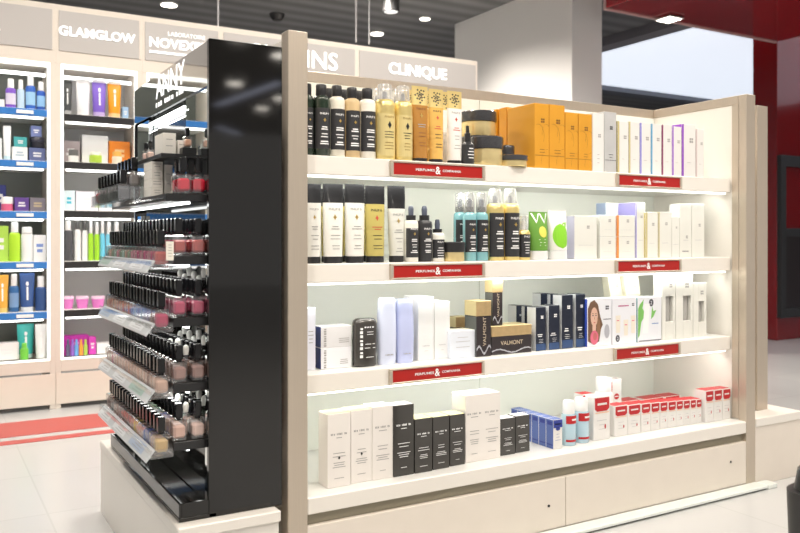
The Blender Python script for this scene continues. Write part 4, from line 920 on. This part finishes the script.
def rart(m, W, H, f, top=.66):
    f2 = lambda a_, b_: (a_, -.0009, b_)
    m.poly([(-W*.86, H*.97), (W*.9, H*.97), (W*.9, H*(top+.06)), (W*.6, H*top), (-W*.6, H*top), (-W*.86, H*(top+.06))], f, 1); m.bar(-W*.55, W*.6, H*.80, H*.85, f2, 0); m.bar(-W*.8, W*.85, H*(top-.045), H*(top-.02), f, 2)
    m.lines(W*1.2, H*.45, 3, H*.1, f, 3, H*.006); m.poly(ell(W*.4, H*.3, W*.1, H*.06, 8), f, 1)
Rm = [whc, redl, peachp, sg2]
RG = 'white cartons with scarlet tops'
Y = UZ(601, 440, Z4).y
carton('large white carton with scarlet panel beside the pale blue bottles', 593.7, 610, 396.5, Y, Z4, .05, Rm, rart, group=RG)
carton('white carton with scarlet top edge behind the second blue bottle', 582, 594, 394, Y+.08, Z4, .05, Rm, rart, fm={'+z': 1}, group=RG)
Yw_ = Y+.10
pack('lotion_bottle', 'white bottle standing behind the large scarlet panel carton', 'bottle', 597, 610, 377.4, Yw_, Z4, [('bottle', whcap, [(0, .95), (.02, 1), (.70, 1), (.74, .9), (.75, .8)]), ('cap', whcap, [(.751, .88), (.97, .86), (1, .8)])])
carton('tall white carton with scarlet mark at the back of the bottom shelf', 609, 621.5, 379, min(Yw_+.09, .475), Z4, .05, Rm, lambda m, W, H, f: (m.bar(-W*.96, -W*.5, H*.70, H*.95, f, 1), m.poly(ell(W*.2, H*.60, W*.4, H*.07), f, 1), m.bar(-W*.1, W*.5, H*.59, H*.61, lambda a_, b_: (a_, -.0009, b_), 0)), group=RG)
us = [(614.5, 627.6), (628, 640.6), (641.2, 650.5), (650.9, 659.6), (660, 667.6), (668, 676), (676.4, 683), (683.4, 690), (690.4, 696), (696.4, 701.6)]
for i, (u0, u1) in enumerate(us):
    t = (u0-614)/(704-614); vb = 436-t*14.5; vt = 405.5-t*7
    Y = UZ((u0+u1)/2, vb, Z4).y
    carton(f'small white carton with scarlet top, {ORD[i]} from the left in the front row', u0, u1, vt, Y, Z4, .06, Rm, rart, fm={'+z': 1}, group=RG)
for i, (u0, u1, vt) in enumerate(((705.5, 713.6, 390.5), (714.1, 722.2, 389.5), (722.7, 730.6, 388.5))):
    Y = .076
    carton(f'taller white carton with scarlet top at the right end, {["left", "middle", "right"][i]} of the three', u0, u1, vt, Y, Z4, .06, Rm, rart, fm={'+z': 1}, group=RG)
for i, (u0, u1) in enumerate(((624, 640), (645, 664), (664.6, 680))):
    carton(f'white carton with scarlet top in the row behind, {["left", "middle", "right"][i]} one', u0, u1, 400.5-i*2.3, .30, Z4, .07, Rm, rart, fm={'+z': 1}, group=RG)

# ------------------------------------------------------------------ goods in the wall bays
BY = 3.42
BG = 'goods in the wall display'
MC = {}
def cm(c, r=.35):
    if c not in MC: MC[c] = mat('goods colour', c, r)
    return MC[c]
def bottle(lab, u0, u1, vt, z, c, capc=(.85, .85, .86), capf=.3, Y=BY, cw=.6, flat=.7, lc=None):
    pack('toiletry_bottle', lab, 'bottle', u0, u1, vt, Y, z+.0004, [('bottle', cm(c), [(0, .95, flat), (.02, 1, flat), (.92-capf, 1, flat), (.97-capf, .85, flat*.9), (.985-capf, cw, cw*.9)]), ('cap', cm(capc), [(.986-capf, cw*1.05, cw), (.97, cw, cw*.95), (1, cw*.85, cw*.8)])], BG,
       label=(.12, .5, 1.02, flat*1.02+.02, [cm(lc)], None) if lc else None)
def gtube(lab, u0, u1, vt, z, c, capc, Y=BY, band=None):
    tube(lab, u0, u1, vt, Y, z, cm(c), cm(band or c), cm(capc), .08, .12, lambda m, W, H, f: (m.disc(0, H*.72, W*.18, H*.06, f, 0), m.bar(-W*.12, W*.12, H*.3, H*.64, f, 0, 4)), BG, [pwhite])
def gbox(lab, u0, u1, vt, z, c, c2=None, Y=BY, d=.08, h=None, zo=0):
    return carton(lab, u0, u1, vt, Y, z+zo, d, [cm(c), cm(c2 or (.8, .8, .82))], lambda m, W, H, f: m.lines(W*1.1, H*.6, 2, H*.2, f, 1, H*.06), group=BG, h=h)
a, b_, c_, d_, e_ = SZ0
BL, DB_, PU = (.03, .13, .55), (.02, .05, .22), (.20, .08, .55)
bottle('purple toner bottle with white cap on the top blue railed shelf', 5.5, 16, 79, a, PU, lc=(.7, .65, .8)); bottle('pale blue toner bottle with white cap on the top blue railed shelf', 17, 24.5, 80, a, (.52, .68, .82))
bottle('tallest royal blue toner bottle on the top blue railed shelf', 25.5, 35.5, 75, a, BL, lc=(.35, .6, .85)); bottle('royal blue toner bottle beside the lit bay edge, top shelf', 36.5, 45.5, 82, a, (.02, .10, .50), lc=(.3, .55, .85))
gbox('low white carton at the picture left edge, top blue railed shelf', -6, 4.5, 99, a, (.84, .84, .86))
gtube('slim white tube on the second blue railed shelf', 3, 11, 126, b_, (.84, .86, .88), (.55, .75, .85)); gbox('white carton at the picture left edge on the second shelf', -8, 2, 138, b_, (.82, .85, .87))
h1 = UY(20, 147, BY).z-b_
gbox('white carton under the teal carton on the second shelf', 12, 27.5, 147, b_, (.84, .85, .86), (.4, .5, .6), h=h1); gbox('teal carton stacked on a white carton, second shelf', 14, 27, 137, b_, (.07, .38, .40), zo=h1+.0006, h=UY(20, 137, BY).z-b_-h1-.001)
h2 = UY(37, 148, BY).z-b_; h3 = UY(37, 137, BY).z-b_
gbox('slate blue carton, lowest of the stack by the bay edge', 29, 45.5, 148, b_, (.12, .15, .32), h=h2); jar_ = pack('cosmetic_jar', 'black jar in the middle of the stack by the bay edge', 'jar', 29.5, 45, 137, BY+.04, b_+h2+.0008, [('jar', cm((.02, .02, .03)), [(0, .8), (.1, .95), (.55, .95)]), ('lid', cm((.03, .03, .05)), [(.56, 1), (.92, 1), (1, .9)])], BG, H=h3-h2-.0012)
gbox('slate blue carton topmost of the stack by the bay edge', 31, 41.5, 126, b_, (.16, .20, .42), zo=h3+.0008, h=UY(36, 126, BY).z-b_-h3-.001)
pack('cosmetic_jar', 'white jar with pink body on the third blue railed shelf', 'jar', 1, 13.5, 197, BY+.03, c_, [('jar', cm((.72, .12, .25)), [(0, .85), (.1, .97), (.5, .97)]), ('lid', cm((.85, .82, .82)), [(.51, 1), (.9, .98), (1, .85)])], BG)
gbox('purple carton on the third blue railed shelf', 14.5, 29, 197.5, c_, (.12, .06, .28)); gbox('grey tan carton by the bay edge, third blue railed shelf', 30, 45.5, 198, c_, (.20, .18, .22), (.5, .4, .25)); gbox('dark blue carton behind the pink jar, third shelf', -4, 6, 185, c_, (.05, .06, .26), Y=BY+.12)
gbox('lime green carton at the left, fourth blue railed shelf', -6, 8.5, 226, d_, (.45, .72, .10)); bottle('lime green bottle with white cap, fourth blue railed shelf', 8.8, 20.5, 222, d_, (.42, .72, .03), capf=.25, cw=.6)
bottle('white bottle beside the lime green bottle, fourth shelf', 21, 33, 227, d_, (.83, .84, .85), capf=.16, cw=.85); gbox('white carton with small blue mark, fourth blue railed shelf', 33.5, 46, 235, d_, (.84, .85, .87), (.2, .3, .65))
gtube('orange tube at the left, fifth blue railed shelf', -4, 8.5, 275, e_, (.80, .42, .06), (.8, .6, .2)); bottle('blue bottle with white cap left of the blue tube, fifth shelf', 9, 19, 274, e_, (.03, .13, .34), lc=(.2, .35, .6)); gtube('dark blue tube between two white capped bottles, fifth shelf', 19.5, 34.5, 273, e_, (.04, .10, .30), (.75, .78, .82)); bottle('dark blue bottle with white cap by the bay edge, fifth shelf', 35, 46.5, 276, e_, (.03, .08, .24))
gbox('low white carton in the bottom of the blue railed bay', -5, 19, 343, .3275, (.84, .84, .85)); gtube('teal tube in the bottom of the blue railed bay', 17, 34, 324, .3275, (.05, .50, .47), (.6, .8, .75), Y=BY+.06); bottle('small green bottle before the teal tube, bay bottom', 20, 28.5, 343, .3275, (.16, .55, .06), capc=(.16, .55, .06), Y=BY-.02); gtube('white tube by the bay edge, bay bottom', 35, 47, 324, .3275, (.80, .82, .82), (.85, .86, .86))
a, b_, c_, d_, e_ = SZ1
gtube('dark grey tube on the top black railed shelf', 62.5, 72, 81, a, (.06, .065, .07), (.4, .4, .42)); gtube('white tube on the top black railed shelf', 76, 90, 79.5, a, (.80, .81, .85), (.85, .85, .87)); gtube('violet tube on the top black railed shelf', 92, 106, 80, a, (.20, .11, .58), (.5, .4, .7), band=(.75, .72, .85)); gtube('orange tube on the top black railed shelf', 107.5, 121, 81.5, a, (.85, .33, .01), (.9, .6, .3), band=(.85, .80, .74))
gbox('small light blue carton right of the orange tube, top shelf', 122.5, 128.5, 107, a, (.35, .55, .80))
gbox('grey carton with pink lid behind a small white jar, second shelf', 61.5, 80, 141, b_, (.42, .36, .38), Y=BY+.07); pack('cosmetic_jar', 'small white jar before the grey carton, second black railed shelf', 'jar', 68, 79, 150, BY-.01, b_, [('jar', cm((.8, .8, .8)), [(0, .8), (.1, .95), (.5, .95)]), ('lid', cm((.12, .12, .12)), [(.51, .9), (1, .86)])], BG)
gbox('large white carton with lime jar before it, second shelf', 82, 108, 135.5, b_, (.80, .81, .83), Y=BY+.07); pack('cosmetic_jar', 'lime green jar before the white carton, second black railed shelf', 'jar', 89, 102, 152.5, BY-.01, b_, [('jar', cm((.5, .72, .08)), [(0, .85), (.1, .97), (.7, .97)]), ('lid', cm((.8, .82, .7)), [(.71, .9), (1, .86)])], BG)
gbox('orange carton with pale jar before it, second black railed shelf', 109, 130, 141.5, b_, (.78, .24, .02), (.85, .6, .3), Y=BY+.07); pack('cosmetic_jar', 'pale orange jar before the orange carton, second shelf', 'jar', 112, 122, 152, BY-.01, b_, [('jar', cm((.85, .75, .62)), [(0, .85), (.1, .97), (.6, .97)]), ('lid', cm((.85, .45, .1)), [(.61, .9), (1, .86)])], BG)
gbox('pale carton with cyan print on the third black railed shelf', 63, 75, 190.5, c_, (.66, .78, .84), (.05, .45, .62)); gbox('wide white carton on the third black railed shelf', 76, 98, 191.5, c_, (.78, .77, .86)); gbox('low white carton left of centre, third black railed shelf', 99, 112, 205, c_, (.82, .82, .86)); gbox('low white carton right of centre, third black railed shelf', 113, 133, 205.5, c_, (.80, .82, .86))
bottle('charcoal bottle at the left of the fourth black railed shelf', 63, 73, 221, d_, (.07, .07, .08), capf=.22); bottle('slim white bottle beside the charcoal bottle, fourth shelf', 74.5, 81, 221, d_, (.83, .83, .84), capc=(.1, .1, .1), capf=.2); bottle('second slim white bottle, fourth black railed shelf', 82, 87.5, 222, d_, (.82, .83, .84), capc=(.1, .1, .1), capf=.2); bottle('lime bottle left one, fourth black railed shelf', 88.2, 93.5, 221, d_, (.36, .70, .03)); bottle('lime bottle right one, fourth black railed shelf', 94.2, 99.5, 222, d_, (.36, .70, .03)); bottle('sky blue bottle left one, fourth black railed shelf', 100, 105, 221, d_, (.16, .58, .78)); bottle('sky blue bottle right one, fourth black railed shelf', 105.8, 112, 222, d_, (.20, .60, .78)); bottle('white bottle beside the sky blue ones, fourth black railed shelf', 113, 120, 222, d_, (.82, .82, .83))
for i, (u0, u1) in enumerate(((62, 74), (75.5, 89), (91, 105))):
    pack('cosmetic_tub', f'magenta pink tub, {ORD[i]} from the left on the fifth black railed shelf', 'tub', u0, u1, 296, BY+.02, e_, [('tub', cm((.78, .22, .62)), [(0, .72, .6), (.75, .95, .8)]), ('lid', cm((.85, .62, .80)), [(.76, 1, .85), (1, .96, .8)])], BG)
gbox('magenta gift tray with little coloured bottles in the bay bottom', 62, 88.5, 335.5, .3275, (.58, .04, .45), (.75, .3, .65), Y=BY+.04); gbox('magenta carton beside the gift tray, bay bottom', 89, 96, 337, .3275, (.65, .06, .50))
gbox('white carton right of the magenta carton, bay bottom', 97, 113, 343, .3275, (.84, .84, .85))
for i, (u, c) in enumerate(((66, (.10, .10, .18)), (70.5, (.25, .12, .5)), (74.5, (.15, .4, .75)), (79, (.85, .35, .05)), (83.5, (.4, .62, .1)))):
    bottle(f'little {["navy", "violet", "blue", "orange", "lime"][i]} bottle before the magenta gift tray', u, u+4, 339.5, .3275, c, capc=c, Y=BY-.015)
# foreground bin
o = empty('waste_bin', (.905, -1.25, 0), 'dark waste bin at the lower right corner near the viewer', 'bin')
MB().loft([(0, .15, .15, 5), (.50, .165, .165, 5)], seg=32).build('body', satinb, o); MB().loft([(.501, .152, .152, 5), (.55, .145, .145, 5), (.555, .13, .13, 5)], seg=32).build('lid', mblack, o)
